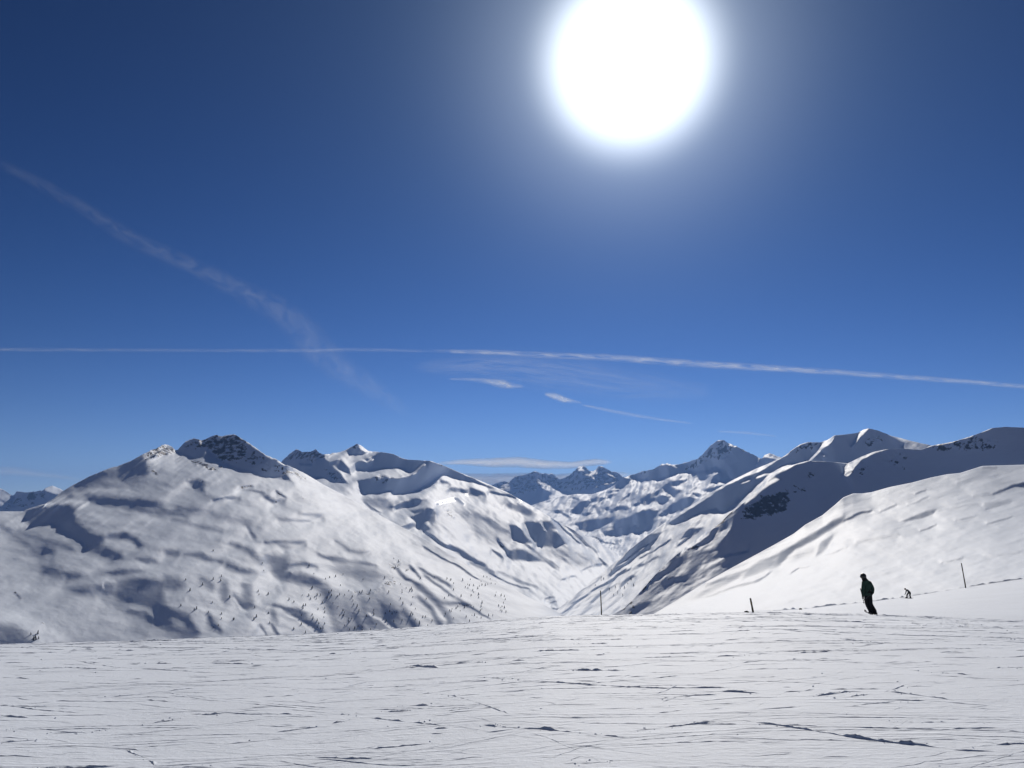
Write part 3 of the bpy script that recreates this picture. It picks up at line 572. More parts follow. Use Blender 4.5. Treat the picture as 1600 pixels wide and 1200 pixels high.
F_rock = [(.5, 'p', [(1240, 700), (1262, 690), (1284, 691), (1268, 705), (1245, 708)], 4), (.45, 'p', [(1350, 680), (1375, 680), (1385, 692), (1345, 700)], 5), (.45, 'l', [(1300, 690), (1293, 700)], 4, 3)]
LF = solve_layer('summit_with_spurs', F_top, [(830, 990), (900, 985), (1000, 980), (1060, 930), (1120, 880), (1200, 800), (1300, 770), (1530, 760)],
                 [(830, 1900), (1000, 2100), (1200, 2900), (1530, 3100)], [(830, 1950), (1000, 3200), (1150, 3500), (1357, 3500), (1530, 3400)], .88, F_str, F_rock, (),
                 noise=[(.24, 30, 5, -.62, 4, 3), (.22, 11, 2.6, -.6, 3, 5)], jag=.6, jagmap=[(830, .1), (1200, .2), (1240, 1), (1400, .6), (1530, .2)], mat=M_mid, seed=53,
                 label='smooth snow summit on the right with bright lit spurs, behind the dark ridge')

# --- dark shaded ridge in front of it
K_top = [(880, 990), (940, 968), (975, 952), (1000, 925), (1030, 891), (1060, 864), (1100, 834), (1125, 818), (1140, 802), (1165, 783), (1180, 768), (1195, 752), (1212, 738), (1240, 726), (1262, 720), (1290, 721), (1325, 724), (1345, 714),
         (1365, 706), (1385, 702), (1410, 701), (1440, 703), (1452, 697), (1490, 690), (1525, 679), (1550, 669), (1570, 667), (1600, 668), (1680, 674)]
K_str = [
    p(.0, [(1160, 795), (1185, 772), (1222, 742), (1262, 720), (1325, 722), (1385, 700), (1440, 701), (1550, 666), (1700, 668), (1700, 800), (1480, 800), (1330, 830), (1250, 870), (1180, 900), (1145, 882), (1122, 866), (1122, 848), (1140, 830), (1148, 810)], 5),
    l(1., [(1262, 720), (1240, 727), (1215, 739), (1190, 757), (1165, 777), (1145, 799)], 4.5, 2), l(.95, [(1262, 720), (1290, 720.5), (1322, 724)], 1.8, 1.5),
    p(1., [(1317, 730), (1325, 723), (1345, 714), (1365, 706), (1390, 701), (1360, 711), (1345, 720), (1335, 732), (1325, 746), (1317, 742)], 1.8),
    l(.9, [(1440, 702), (1455, 697), (1490, 690), (1525, 679), (1548, 670)], 1.6, 1.5),
    p(.97, [(1183, 760), (1212, 746), (1221, 750), (1200, 759), (1185, 773), (1163, 787)], 3),
    p(.85, [(1117, 850), (1132, 826), (1143, 818), (1137, 836), (1126, 846), (1110, 860), (1098, 862)], 3),
    p(.04, [(1096, 849), (1105, 830), (1123, 826), (1115, 836), (1108, 847)], 2), p(.95, [(1060, 863), (1100, 834), (1113, 825), (1105, 839), (1085, 851), (1064, 870)], 3),
    l(.2, [(1073, 861), (1095, 849), (1106, 842)], 5), l(.2, [(1045, 877), (1060, 866)], 6), l(.12, [(1018, 890), (1030, 877), (1042, 868)], 10), l(.12, [(1028, 902), (1048, 886), (1062, 875)], 7), l(.25, [(1000, 907), (1022, 890)], 5),
    l(.0, [(1000, 927), (1012, 913), (1023, 900)], 2.5), l(.05, [(974, 953), (986, 940)], 3), l(.06, [(985, 956), (1000, 949), (1014, 943)], 9),
    l(.06, [(1038, 911), (1050, 906), (1073, 902)], 8), l(.25, [(1075, 901), (1092, 884)], 6), p(.4, [(1075, 870), (1110, 860), (1130, 870), (1100, 886), (1080, 891)], 6),
    l(.85, [(1098, 886), (1140, 868), (1167, 864)], 5), l(.08, [(1130, 883), (1165, 868)], 6), l(.2, [(1108, 913), (1132, 905)], 7), l(.2, [(1068, 916), (1078, 913)], 4), l(.8, [(1060, 930), (1100, 905)], 4), l(.8, [(1030, 930), (1060, 915)], 4)]
K_rock = [(.8, 'p', [(1160, 795), (1185, 778), (1215, 768), (1232, 765), (1235, 780), (1228, 800), (1200, 806), (1175, 812), (1158, 812)], 7), (.62, 'p', [(1240, 758), (1262, 762), (1262, 772), (1240, 770)], 5),
          (.8, 'l', [(1112, 822), (1125, 816), (1138, 805), (1143, 798)], 7, 3), (.56, 'p', [(1452, 696), (1520, 678), (1560, 690), (1555, 703), (1510, 706), (1465, 705)], 6), (.4, 'p', [(1380, 715), (1420, 705), (1420, 735), (1385, 728)], 7),
          (.4, 'p', [(1330, 735), (1350, 722), (1360, 735), (1335, 752)], 6), (.5, 'l', [(1058, 868), (1075, 860), (1090, 852)], 5, 3), (.6, 'l', [(1003, 925), (1012, 912), (1022, 900)], 3, 2), (.6, 'l', [(975, 952), (985, 941), (991, 950)], 5, 3),
          (.55, 'l', [(985, 957), (992, 952)], 7, 4), (.42, 'p', [(1035, 905), (1055, 900), (1060, 912), (1040, 915)], 4), (.42, 'p', [(1255, 735), (1275, 738), (1275, 750), (1255, 748)], 5), (.45, 'p', [(1015, 880), (1035, 872), (1040, 890), (1020, 895)], 4)]
LK = solve_layer('shaded_ridge', K_top, [(880, 1000), (1000, 985), (1060, 965), (1120, 930), (1200, 880), (1330, 810), (1480, 790), (1680, 780)],
                 [(880, 1500), (1000, 1400), (1100, 1500), (1330, 2000), (1680, 1800)], [(880, 1520), (1000, 1700), (1125, 2200), (1260, 2500), (1440, 2500), (1680, 2200)],
                 lambda X, Y: 0.55 - 0.45 * smooth((X - 1120) / 60) + 0 * Y, K_str, K_rock, (), noise=[(.34, 26, 5, -.6, 4, 3), (.28, 8, 2.6, -.5, 3, 5)], jag=.7,
                 jagmap=[(880, .3), (1100, 1), (1200, .5), (1262, .1), (1380, .1), (1440, .4), (1540, .5), (1680, .2)], mat=M_near, seed=61,
                 label='dark blue shaded ridge on the right with rock bands and a bright snow rim')

# --- bright gentle slope behind the piste on the right
G_top = [(975, 985), (1020, 960), (1060, 936), (1100, 911), (1140, 889), (1160, 878), (1210, 851), (1240, 834), (1258, 820), (1285, 805), (1302, 791), (1318, 777), (1333, 771), (1347, 771), (1362, 769), (1390, 761), (1425, 754), (1455, 746),
         (1480, 741), (1500, 739), (1535, 728), (1600, 726), (1690, 720)]
G_str = [
    p(.14, [(1209, 884), (1204, 872), (1225, 860), (1250, 845), (1275, 832), (1300, 815), (1318, 807), (1319, 815), (1290, 832), (1265, 848), (1240, 862), (1225, 876), (1217, 884)], 3), l(.15, [(1319, 814), (1340, 804), (1360, 798)], 3.5),
    p(.25, [(1275, 869), (1279, 850), (1301, 837), (1296, 850), (1286, 863)], 4), p(.5, [(1234, 871), (1250, 862), (1275, 855), (1270, 868), (1240, 873)], 5),
    p(.45, [(1158, 897), (1190, 875), (1216, 869), (1211, 884), (1190, 894), (1160, 905)], 4), p(.42, [(1078, 937), (1110, 915), (1140, 900), (1167, 889), (1150, 906), (1120, 923), (1090, 939)], 4), l(.25, [(1104, 914), (1132, 904)], 5),
    l(.3, [(1103, 934), (1125, 925), (1145, 918), (1165, 912), (1187, 907)], 4), l(.4, [(1160, 915), (1185, 907), (1202, 895)], 3), l(.28, [(1236, 896), (1250, 888), (1262, 886)], 2.5),
    l(.6, [(1340, 848), (1370, 842), (1402, 838)], 6), l(.5, [(1290, 868), (1322, 857)], 3),
    p(.1, [(1406, 816), (1430, 806), (1445, 799), (1463, 797), (1456, 805), (1440, 810), (1415, 816)], 2), l(.2, [(1551, 772), (1575, 763), (1600, 755), (1690, 735)], 4), p(.1, [(1583, 759), (1600, 754), (1690, 740), (1690, 755), (1600, 763)], 2),
    l(.68, [(1498, 756), (1532, 746)], 8), l(.65, [(1535, 732), (1557, 731)], 4), l(.7, [(1523, 776), (1547, 772)], 6), l(.62, [(1540, 791), (1577, 785)], 7), l(.45, [(1430, 772), (1446, 766)], 2.5), l(.2, [(1438, 831), (1463, 821)], 2.2),
    l(.6, [(1493, 814), (1522, 808)], 3), l(.35, [(1543, 819), (1582, 808)], 2.2), l(.5, [(1540, 796), (1562, 790)], 3), l(.75, [(1488, 795), (1532, 788)], 5), l(.4, [(1472, 879), (1490, 876), (1503, 873)], 3), l(.65, [(1540, 870), (1592, 865)], 4),
    l(.5, [(1375, 800), (1400, 790)], 3), l(.6, [(1420, 790), (1450, 778)], 3)]
M_slope = mountain_mat('open_snow', 9, bump=0.3)
LG = solve_layer('snow_slope', G_top, [(975, 1000), (1150, 985), (1300, 975), (1450, 960), (1600, 940), (1690, 930)], [(975, 300), (1150, 260), (1690, 220)], [(975, 330), (1160, 560), (1333, 850), (1690, 1000)],
                 .92, G_str, [], (), noise=[(.13, 50, 5, -.27, 4, 3), (.12, 26, 2.4, -.26, 3, 5), (.08, 9, 2, -.2, 2, 7)], mat=M_slope, seed=71, lam=.12, mu=1e-4, back=(.6, .3),
                 label='bright open snow slope rising to the right behind the piste')

# --- far range at the left edge
H_top = [(-80, 775), (-40, 768), (-10, 760), (0, 762), (5, 765), (12, 770), (20, 775), (26, 768), (45, 769), (60, 767), (68, 766), (75, 761), (82, 758), (88, 761), (97, 766), (110, 775), (150, 790)]
H_str = [p(.04, [(18, 787), (26, 767), (65, 766), (97, 775), (110, 792), (-80, 812), (-80, 796), (0, 792)], 2), p(.9, [(-80, 770), (0, 765), (20, 777), (10, 787), (-80, 790)], 3), p(1., [(66, 766), (82, 757), (102, 768), (92, 774), (80, 772)], 2), l(.4, [(0, 780), (12, 788)], 4)]
LH = solve_layer('far_range', H_top, [(-80, 815), (150, 812)], [(-80, 6000), (150, 6000)], [(-80, 6800), (150, 6800)], .5, H_str, [(.52, 'p', [(20, 775), (60, 766), (90, 776), (40, 795), (0, 797)], 5)], (), noise=[(.3, 8, 5, .4, 3, 3)], jag=1.0, mat=M_far, seed=83,
                 label='small far snow range at the left edge beyond the big mountain')

# ------------------------------------------------------------------ the piste underfoot
def snow_mat(name, fine, bump, col=(0.69, 0.755, 0.86), lines=()):
    m, t, b = new_mat(name); k = t.links.new
    co = N(t, 'ShaderNodeTexCoord')
    n1 = N(t, 'ShaderNodeTexNoise'); n1.inputs['Scale'].default_value = 1 / fine; n1.inputs['Detail'].default_value = 7; n1.inputs['Roughness'].default_value = 0.68
    mp = N(t, 'ShaderNodeMapping'); mp.inputs['Scale'].default_value = (0.6, 1.0, 1.0)
    k(co.outputs['Object'], mp.inputs['Vector']); k(mp.outputs[0], n1.inputs['Vector'])
    n2 = N(t, 'ShaderNodeTexNoise'); n2.inputs['Scale'].default_value = 0.35; n2.inputs['Detail'].default_value = 3
    k(co.outputs['Object'], n2.inputs['Vector'])
    r = N(t, 'ShaderNodeValToRGB'); r.color_ramp.elements[0].position = 0.35; r.color_ramp.elements[1].position = 0.65
    r.color_ramp.elements[0].color = (*[c * 0.965 for c in col], 1); r.color_ramp.elements[1].color = (*col, 1)
    k(n2.outputs['Fac'], r.inputs[0]); k(r.outputs[0], b.inputs['Base Color'])
    bp = N(t, 'ShaderNodeBump'); bp.inputs['Strength'].default_value = bump; bp.inputs['Distance'].default_value = fine * 0.5
    last = n1.outputs['Fac']
    for (ang, sx, sy, lo, amp) in lines:          # fine scratch lines left by ski edges
        m3 = N(t, 'ShaderNodeMapping'); m3.inputs['Rotation'].default_value = (0, 0, ang); m3.inputs['Scale'].default_value = (sx, sy, 1)
        k(co.outputs['Object'], m3.inputs['Vector'])
        n3 = N(t, 'ShaderNodeTexNoise'); n3.inputs['Scale'].default_value = 1; n3.inputs['Detail'].default_value = 2; k(m3.outputs[0], n3.inputs['Vector'])
        r3 = N(t, 'ShaderNodeMapRange'); r3.inputs[1].default_value = lo; r3.inputs[2].default_value = lo + .10; r3.inputs[4].default_value = amp; k(n3.outputs['Fac'], r3.inputs[0])
        ad = N(t, 'ShaderNodeMath', operation='ADD'); k(last, ad.inputs[0]); k(r3.outputs[0], ad.inputs[1]); last = ad.outputs[0]
    k(last, bp.inputs['Height']); k(bp.outputs[0], b.inputs['Normal'])
    b.inputs['Roughness'].default_value = 0.65; b.inputs['Specular IOR Level'].default_value = 0.12
    return m
M_piste = snow_mat('piste_snow', 0.06, 0.6, lines=[(.05, .5, 13, .62, .35), (.3, .6, 11, .64, .35), (-.22, .45, 12, .64, .35)])
M_smooth = snow_mat('groomed_snow', 0.25, 0.3)

CREST = [(-200, 1016), (-60, 1009), (0, 1006.5), (200, 1001), (260, 998.5), (500, 990), (620, 982), (760, 970), (850, 963.5), (1000, 960), (1150, 957.5), (1250, 958), (1360, 961), (1480, 965), (1600, 969), (1800, 976)]
RC = [(-200, 33), (400, 35), (900, 38), (1360, 38), (1800, 36)]
def ground_par(x, y):
    pr = 800 + F * (x / np.maximum(y, 1e-3)) / (cp - 0.16 * sp)
    cy = np.interp(pr, *zip(*CREST)); rc = np.interp(pr, *zip(*RC))
    _, _, t = ray(pr, cy)
    T0 = -t
    return T0, rc
def ground(x, y):
    """base height of the near piste"""
    r = np.hypot(x, y)
    T0, rc = ground_par(x, y)
    c = 1.6 / rc ** 2; a = T0 - 3.2 / rc
    z = -(a * r + c * r * r)
    rl = rc + 45
    far = -(a * rl + c * rl * rl) - (a + 2 * c * rl) * (r - rl)
    return np.where(r > rl, far, z)
def ground_hit(px, py):
    """where the ray through a photo pixel meets the near piste"""
    hx, hy, t = ray(px, py)
    T0, rc = ground_par(hx, hy)
    c = 1.6 / rc ** 2; a = T0 - 3.2 / rc; T = -t
    disc = np.maximum((T - a) ** 2 - 6.4 * c, 0)
    r = ((T - a) - np.sqrt(disc)) / (2 * c)
    return hx * r, hy * r

gpx = np.concatenate([np.linspace(-900, -90, 40), np.linspace(-70, 1670, 880), np.linspace(1690, 2500, 40)]); ncol = len(gpx)
rr = list(np.linspace(2.2, 5.5, 22))
while rr[-1] < 42: rr.append(rr[-1] + 0.036 + 0.0024 * max(0, rr[-1] - 5.6))
while rr[-1] < 110: rr.append(rr[-1] * 1.06)
gr = np.array(rr); nrow = len(gr)
ghx, ghy, _ = ray(gpx, np.full(ncol, 1000.0))
GX = gr[:, None] * ghx; GY = gr[:, None] * ghy
H = np.zeros(GX.shape)
near = np.clip((44 - gr) / 6, 0, 1)[:, None]
H += 0.03 * fbm(GX / 3.2, GY / 4.0, 101, 3) * near
H += 0.005 * fbm(GX / 0.55, GY / 0.45, 102, 4, .6) * near
H += 0.004 * np.clip(fbm(GX / 0.5, GY / 0.16, 103, 3, .6), 0, 1) * near
azs = np.arctan2(ghx, ghy)
GZ = ground(GX, GY) + H
def gz_at(x, y):
    r = np.hypot(x, y); a = np.arctan2(x, y)
    fi = np.interp(r, gr, np.arange(nrow)); fj = np.interp(a, azs, np.arange(ncol))
    i = np.clip(fi.astype(int), 0, nrow - 2); j = np.clip(fj.astype(int), 0, ncol - 2); u = fi - i; v = fj - j
    return (GZ[i, j] * (1 - u) + GZ[i + 1, j] * u) * (1 - v) + (GZ[i, j + 1] * (1 - u) + GZ[i + 1, j + 1] * u) * v
tv, tf, tcount = [], [], 0
def add_track(pts, h, seed, rough=0.35, ds=0.035):
    """the thrown-up lip beside a ski's edge: steep towards us, gentle behind"""
    global tcount
    pts = np.array(pts, float)
    s_ = np.concatenate([[0], np.cumsum(np.hypot(*np.diff(pts, axis=0).T))])
    n = max(4, int(s_[-1] / ds))
    q = np.linspace(0, s_[-1], n)
    x = np.interp(q, s_, pts[:, 0]); y = np.interp(q, s_, pts[:, 1])
    tx, ty = np.gradient(x), np.gradient(y); tl = np.hypot(tx, ty) + 1e-9
    nx, ny = -ty / tl, tx / tl
    sgn = np.where(ny < 0, -1, 1); nx, ny = nx * sgn, ny * sgn
    z0 = q * 0
    k = 1 - rough + rough * 1.6 * (vnoise(q / .35 + seed * 7.7, z0 + seed, seed) + .7 * vnoise(q / .06 + seed * 3.3, z0 + seed, seed + 1))
    k = np.clip(k, 0.02, 1.5) * smooth(q / (.18 * s_[-1] + .01)) * smooth((s_[-1] - q) / (.18 * s_[-1] + .01))
    hh = h * k + .0005
    off = .012 * vnoise(q / .1, z0 + 2.2, seed + 3)
    jr = np.random.default_rng(seed)
    x = x + nx * off; y = y + ny * off
    rows = []
    for dn, dz in ((-.75, 0), (-.3, .75), (.15, 1.0), (1.2, .55), (4.0, 0)):
        xx = x + nx * hh * dn; yy = y + ny * hh * dn
        rows.append(np.stack([xx, yy, gz_at(xx, yy) + (hh * dz * (1 + jr.normal(0, .32, n)) if dz else -.004)], -1))
    V_ = np.stack(rows, 0)
    m = len(rows); i = np.arange(m * n).reshape(m, n) + tcount
    tv.append(V_.reshape(-1, 3)); tf.append(np.stack([i[:-1, :-1], i[:-1, 1:], i[1:, 1:], i[1:, :-1]], -1).reshape(-1, 4)); tcount += m * n

TR = [  # furrows traced on the snow: polyline (photo px), lip height in cm
    ([(0, 1048), (50, 1046), (105, 1044), (170, 1047)], 4), ([(130, 1092), (230, 1084), (320, 1074)], 3), ([(0, 1102), (60, 1110), (125, 1114)], 4), ([(200, 1132), (240, 1127), (285, 1121)], 7), ([(315, 1115), (350, 1113)], 7),
    ([(360, 1114), (470, 1117)], 3.5), ([(82, 1144), (125, 1142)], 7), ([(145, 1140), (170, 1137)], 6), ([(640, 1040), (690, 1043)], 10), ([(690, 1033), (758, 1034)], 5), ([(745, 1057), (800, 1060)], 7), ([(650, 1080), (700, 1085), (740, 1094)], 6),
    ([(740, 1095), (770, 1105), (800, 1118)], 3.5), ([(515, 1116), (570, 1115)], 6), ([(580, 1122), (635, 1128)], 6), ([(640, 1129), (690, 1133)], 6), ([(620, 1102), (670, 1101)], 9), ([(600, 1112), (645, 1110)], 7), ([(700, 1110), (740, 1105)], 7),
    ([(580, 1171), (670, 1161)], 6), ([(195, 1169), (230, 1182), (245, 1195)], 6), ([(520, 1130), (550, 1125)], 6), ([(420, 1145), (500, 1135)], 4), ([(200, 1037), (275, 1038)], 5), ([(280, 1038), (400, 1039)], 4), ([(0, 1120), (45, 1122)], 6),
    ([(0, 1143), (30, 1141)], 8), ([(0, 1160), (60, 1155)], 4), ([(460, 1182), (590, 1186)], 4), ([(755, 1133), (800, 1137)], 9), ([(60, 1198), (180, 1196)], 9), ([(240, 1198), (340, 1199)], 6),
    ([(885, 1046), (978, 1046)], 8), ([(800, 1060), (860, 1065), (1000, 1074), (1100, 1078)], 5), ([(1127, 1080), (1187, 1083)], 9), ([(1270, 1089), (1335, 1080)], 10), ([(1307, 1092), (1360, 1085)], 5), ([(1385, 1081), (1425, 1085), (1500, 1095)], 4),
    ([(1135, 1124), (1165, 1126), (1250, 1139), (1350, 1155), (1440, 1165), (1500, 1172)], 8), ([(975, 1146), (1050, 1135), (1130, 1125)], 5), ([(750, 1134), (830, 1138), (900, 1144), (990, 1154)], 10), ([(1385, 1128), (1450, 1129), (1600, 1129)], 6),
    ([(1035, 1096), (1060, 1088), (1100, 1084)], 4), ([(1105, 1026), (1190, 1024)], 4), ([(1000, 1027), (1090, 1025)], 4), ([(1290, 997), (1380, 1006)], 5), ([(820, 1018), (940, 1014)], 5), ([(1500, 1170), (1660, 1160)], 4), ([(1380, 1083), (1430, 1065)], 4),
    ([(880, 1194), (950, 1192)], 7), ([(1320, 1105), (1410, 1095)], 3), ([(1545, 1043), (1600, 1043)], 5), ([(1555, 997), (1600, 999)], 6), ([(1240, 1020), (1300, 1018)], 5), ([(900, 1006), (950, 1005)], 5), ([(1430, 1048), (1520, 1054)], 5)]
def clod_spots(n):
    return [None] * n
spots = []
for k_, (pl, hcm) in enumerate(TR):
    w = [ground_hit(*q) for q in pl]
    w = [(float(a), float(b)) for a, b in w]
    rm_ = np.mean([math.hypot(*q) for q in w])
    add_track(w, hcm * .0019 * (.55 + rm_ / 22), k_ + 1, .6)
    for _ in range(int(hcm * 1.6)):
        i = random.randrange(len(w) - 1); t = random.random()
        spots.append((w[i][0] * (1 - t) + w[i + 1][0] * t + random.gauss(0, .05), w[i][1] * (1 - t) + w[i + 1][1] * t + random.gauss(.02, .05)))
for k_ in range(3600):                           # countless short scrapes, mostly across the slope
    r = 6.0 + 36 * random.random() ** 0.9
    az = math.radians(random.uniform(-41, 41))
    x, y = r * math.sin(az), r * math.cos(az)
    ln = min(2.2, 0.08 + random.expovariate(3.2))
    ang = random.gauss(0.0, 0.33) + (0.5 if random.random() < .12 else 0)
    dx, dy = ln / 2 * math.cos(ang), ln / 2 * math.sin(ang)
    bend = random.gauss(0, .06) * ln
    hh = random.choice([.0015, .002, .002, .0025, .003, .003, .004, .005, .008]) * (0.5 + r / 22)
    add_track([(x - dx, y - dy), (x - dy * bend, y + bend), (x + dx, y + dy)], hh, 200 + k_, .75, .045 + r * .002)
    if random.random() < .06: spots.append((x + random.gauss(0, .1), y + random.gauss(0, .1)))
for k_ in range(140):                            # long thin ski lines crossing the slope
    r = 6.5 + 30 * random.random() ** 1.4; az = math.radians(random.uniform(-41, 41))
    x, y = r * math.sin(az), r * math.cos(az); ln = random.uniform(1.5, 4 + r * .35); ang = random.gauss(0, .22) + (random.choice([-.6, .6]) if random.random() < .15 else 0); cv = random.gauss(0, .04)
    pts = []
    for q in np.linspace(-.5, .5, 7):
        pts.append((x + ln * q * math.cos(ang + cv * q * 8), y + ln * q * math.sin(ang + cv * q * 8)))
    hh = random.choice([.0015, .002, .0025, .003, .0045]) * (.5 + r / 20)
    add_track(pts, hh, 3000 + k_, .6)
    if random.random() < .3: add_track([(a, b + .13) for a, b in pts], hh * .8, 3300 + k_, .4)
tv = np.concatenate(tv); tf = np.concatenate(tf)
tme = bpy.data.meshes.new('ski_tracks'); tme.vertices.add(len(tv)); tme.vertices.foreach_set('co', tv.reshape(-1).astype(np.float32))
tme.loops.add(len(tf) * 4); tme.loops.foreach_set('vertex_index', tf.reshape(-1).astype(np.int32)); tme.polygons.add(len(tf))
tme.polygons.foreach_set('loop_start', np.arange(0, len(tf) * 4, 4, dtype=np.int32)); tme.polygons.foreach_set('loop_total', np.full(len(tf), 4, dtype=np.int32))
tme.polygons.foreach_set('use_smooth', np.ones(len(tf), dtype=bool)); tme.materials.append(M_piste); tme.update()
tro = bpy.data.objects.new('ski_tracks', tme); COL.objects.link(tro)
tag(tro, 'countless thin ski tracks crossing the near snow', 'ski tracks', kind='stuff')
piste = grid_obj('piste', np.stack([GX, GY, GZ], -1), M_piste)
tag(piste, 'near snow of the ski piste cut by countless ski tracks', 'piste', kind='structure')

# ground under, beside and behind the viewpoint, so the place goes on
def sheet_behind():
    az = np.radians(np.linspace(0.0, 360.0, 241)); r_ = np.concatenate([[0.02], np.geomspace(0.4, 70, 60)])
    A, Rr_ = np.meshgrid(az, r_)
    X = Rr_ * np.sin(A); Y = Rr_ * np.cos(A)
    front = smooth((np.cos(A) - .25) / .45)
    zf = ground(X, np.maximum(Y, .3 * Rr_)) - .06 - .004 * Rr_
    zb = -np.interp(np.degrees(A), [0, 60, 90, 180, 270, 300, 360], [.1, .08, 0.03, -.07, 0.03, .09, .1]) * Rr_ - .06
    Z = zf * front + zb * (1 - front) + 0.04 * fbm(X / 3, Y / 3, 302, 3) * np.clip(Rr_ / 3, 0, 1) * (1 - front)
    return tag(grid_obj('snow_field', np.stack([X, Y, Z], -1)[::-1], M_smooth), 'snow beside and behind the viewpoint', 'snow', kind='structure')
sheet_behind()

# --- farther groomed strip on the right with its broken edge
EDGE = [(1120, 961), (1180, 955.5), (1250, 952), (1340, 942), (1420, 932), (1500, 919), (1560, 910), (1600, 904), (1740, 883)]
REDGE = [(1120, 52), (1180, 58), (1250, 68), (1340, 80), (1420, 92), (1500, 100), (1600, 108), (1740, 116)]
fpx = np.linspace(1120, 1740, 420)
ey = np.interp(fpx, *zip(*EDGE)); er = np.interp(fpx, *zip(*REDGE))
ny_ = np.interp(fpx, *zip(*CREST)) + 7
hx0, hy0, t0 = ray(fpx, ny_); hx1, hy1, t1 = ray(fpx, ey)
sN = np.concatenate([np.linspace(0, .93, 60), np.linspace(.935, 1.06, 60), np.linspace(1.08, 1.8, 12)])[:, None]
rN = 47.0
RF = rN + (er - rN) * sN
zN = EYE[2] + t0 * rN; zE = EYE[2] + t1 * er
ZF = zN + (zE - zN) * np.minimum(sN, 1.0)
ZF = ZF - 0.42 * np.maximum(RF - er - 0.3, 0)
XF = RF * hx1; YF = RF * hy1
dE = RF - er
lip = np.exp(-((dE + .25) / .35) ** 2) * np.clip(vnoise(XF / .55, YF / 2.0, 401) * .8 + .55 + .5 * vnoise(XF / 2.6, YF / 6.0, 402), 0, 1.5)
ZF = ZF + 0.14 * lip * smooth((fpx - 1180) / 60) + 0.05 * fbm(XF / 6, YF / 5, 403, 3) + .012 * fbm(XF / 1.5, YF / .6, 404, 3)
fp = grid_obj('far_piste', np.stack([XF, YF, ZF], -1), M_smooth)
tag(fp, 'smooth groomed strip of piste rising to the right, edged by a broken snow lip', 'piste', kind='structure')
def far_z(px, r):
    j = int(np.clip(np.searchsorted(fpx, px), 0, len(fpx) - 1))
    return float(np.interp(r, RF[:, j], ZF[:, j]))

# --- loose crumbs of snow
bm = bmesh.new()
cv, cf = [], []
for k_ in range(120):
    r = 6 + 32 * random.random(); az = math.radians(random.uniform(-35, 35))
    spots.append((r * math.sin(az), r * math.cos(az)))
ICO = bmesh.new(); bmesh.ops.create_icosphere(ICO, subdivisions=1, radius=1.0)
ico_v = np.array([v.co[:] for v in ICO.verts]); ico_f = [[v.index for v in f.verts] for f in ICO.faces]; ICO.free(); bm.free()
for (x, y) in spots:
    r = math.hypot(x, y)
    s_ = random.choice([.003, .004, .005, .006, .009]) * (0.6 + r / 20)
    i = int(np.clip(np.searchsorted(gr, r), 0, nrow - 1)); j = int(np.clip(np.searchsorted(azs, math.atan2(x, y)), 0, ncol - 1))
    z = GZ[i, j]
    v = ico_v * (s_ * np.array([random.uniform(.8, 1.7), random.uniform(.8, 1.3), random.uniform(.6, 1.0)]))
    v = v * (1 + 0.25 * rng.standard_normal((len(v), 1)))
    o_ = len(cv)
    cv.extend((v + np.array([x, y, z + s_ * .3])).tolist()); cf.extend([[a + o_ for a in f] for f in ico_f])
tag(mesh_obj('snow_crumbs', cv, cf, M_piste, smooth=False), 'loose crumbs of snow thrown up along the ski tracks', 'snow', kind='stuff')

# ------------------------------------------------------------------ marker poles, stones
M_pole = simple_mat('weathered_pole', (0.06, 0.05, 0.04), .8, .3, 6)
M_dark = simple_mat('dark_stone', (0.05, 0.048, 0.045), .9, .3, 8)
M_band = simple_mat('faded_band', (0.16, 0.12, 0.08), .6, .2, 12)
def lathe(path, radii, nseg=10, cap=True):
    """tube along a 3D path with given radii"""
    path = [Vector(q) for q in path]; vs_, fs = [], []
    for i, q in enumerate(path):
        d = (path[min(i + 1, len(path) - 1)] - path[max(i - 1, 0)]).normalized()
        u = d.orthogonal().normalized(); w = d.cross(u)
        for k in range(nseg):
            a = 2 * math.pi * k / nseg
            vs_.append(q + (u * math.cos(a) + w * math.sin(a)) * radii[i])
    for i in range(len(path) - 1):
        for k in range(nseg):
            a, b = i * nseg + k, i * nseg + (k + 1) % nseg
            fs.append([a, b, b + nseg, a + nseg])
    if cap:
        fs.append(list(range(nseg))[::-1]); fs.append([(len(path) - 1) * nseg + k for k in range(nseg)])
    return vs_, fs
def empty(name, loc):
    o = bpy.data.objects.new(name, None); COL.objects.link(o); o.location = loc; o.empty_display_size = .2
    return o
def marker_pole(base, h, rad, lean, label, bend=0.0):
    root = empty('marker_pole', base)
    tag(root, label, 'pole', 'piste marker poles')
    n = 9
    path = [(lean[0] * t * h + bend * math.sin(math.pi * t) * h, lean[1] * t * h, -0.4 * (1 - t) * (t == 0) + t * h) for t in np.linspace(0, 1, n)]
    rads = [rad * (1.12 - .25 * t + .05 * math.sin(9 * t)) for t in np.linspace(0, 1, n)]
    v, f = lathe(path, rads); mesh_obj('shaft', v, f, M_pole, root)
    top = Vector(path[-1]); d = (Vector(path[-1]) - Vector(path[-2])).normalized()
    v, f = lathe([top - d * .01, top + d * rad * .8, top + d * rad * 1.5], [rad * 1.0, rad * .95, rad * .3]); mesh_obj('cap', v, f, M_pole, root)
    q = Vector(path[-3]); v, f = lathe([q - d * .06, q + d * .06], [rad * 1.08, rad * 1.06]); mesh_obj('band', v, f, M_band, root)
    return root
def gpos(px, py, r):
    hx, hy, _ = ray(px, py); x, y = float(hx * r), float(hy * r)
    return (x, y, float(ground(np.array(x), np.array(y))))
r_ = 99.0; q = ray(1509, 918); x, y = float(q[0] * r_), float(q[1] * r_)
marker_pole((x, y, far_z(1509, r_)), 2.55, .055, (-.10, 0), 'tall thin marker pole leaning left at the piste edge, right of the crouching skier')
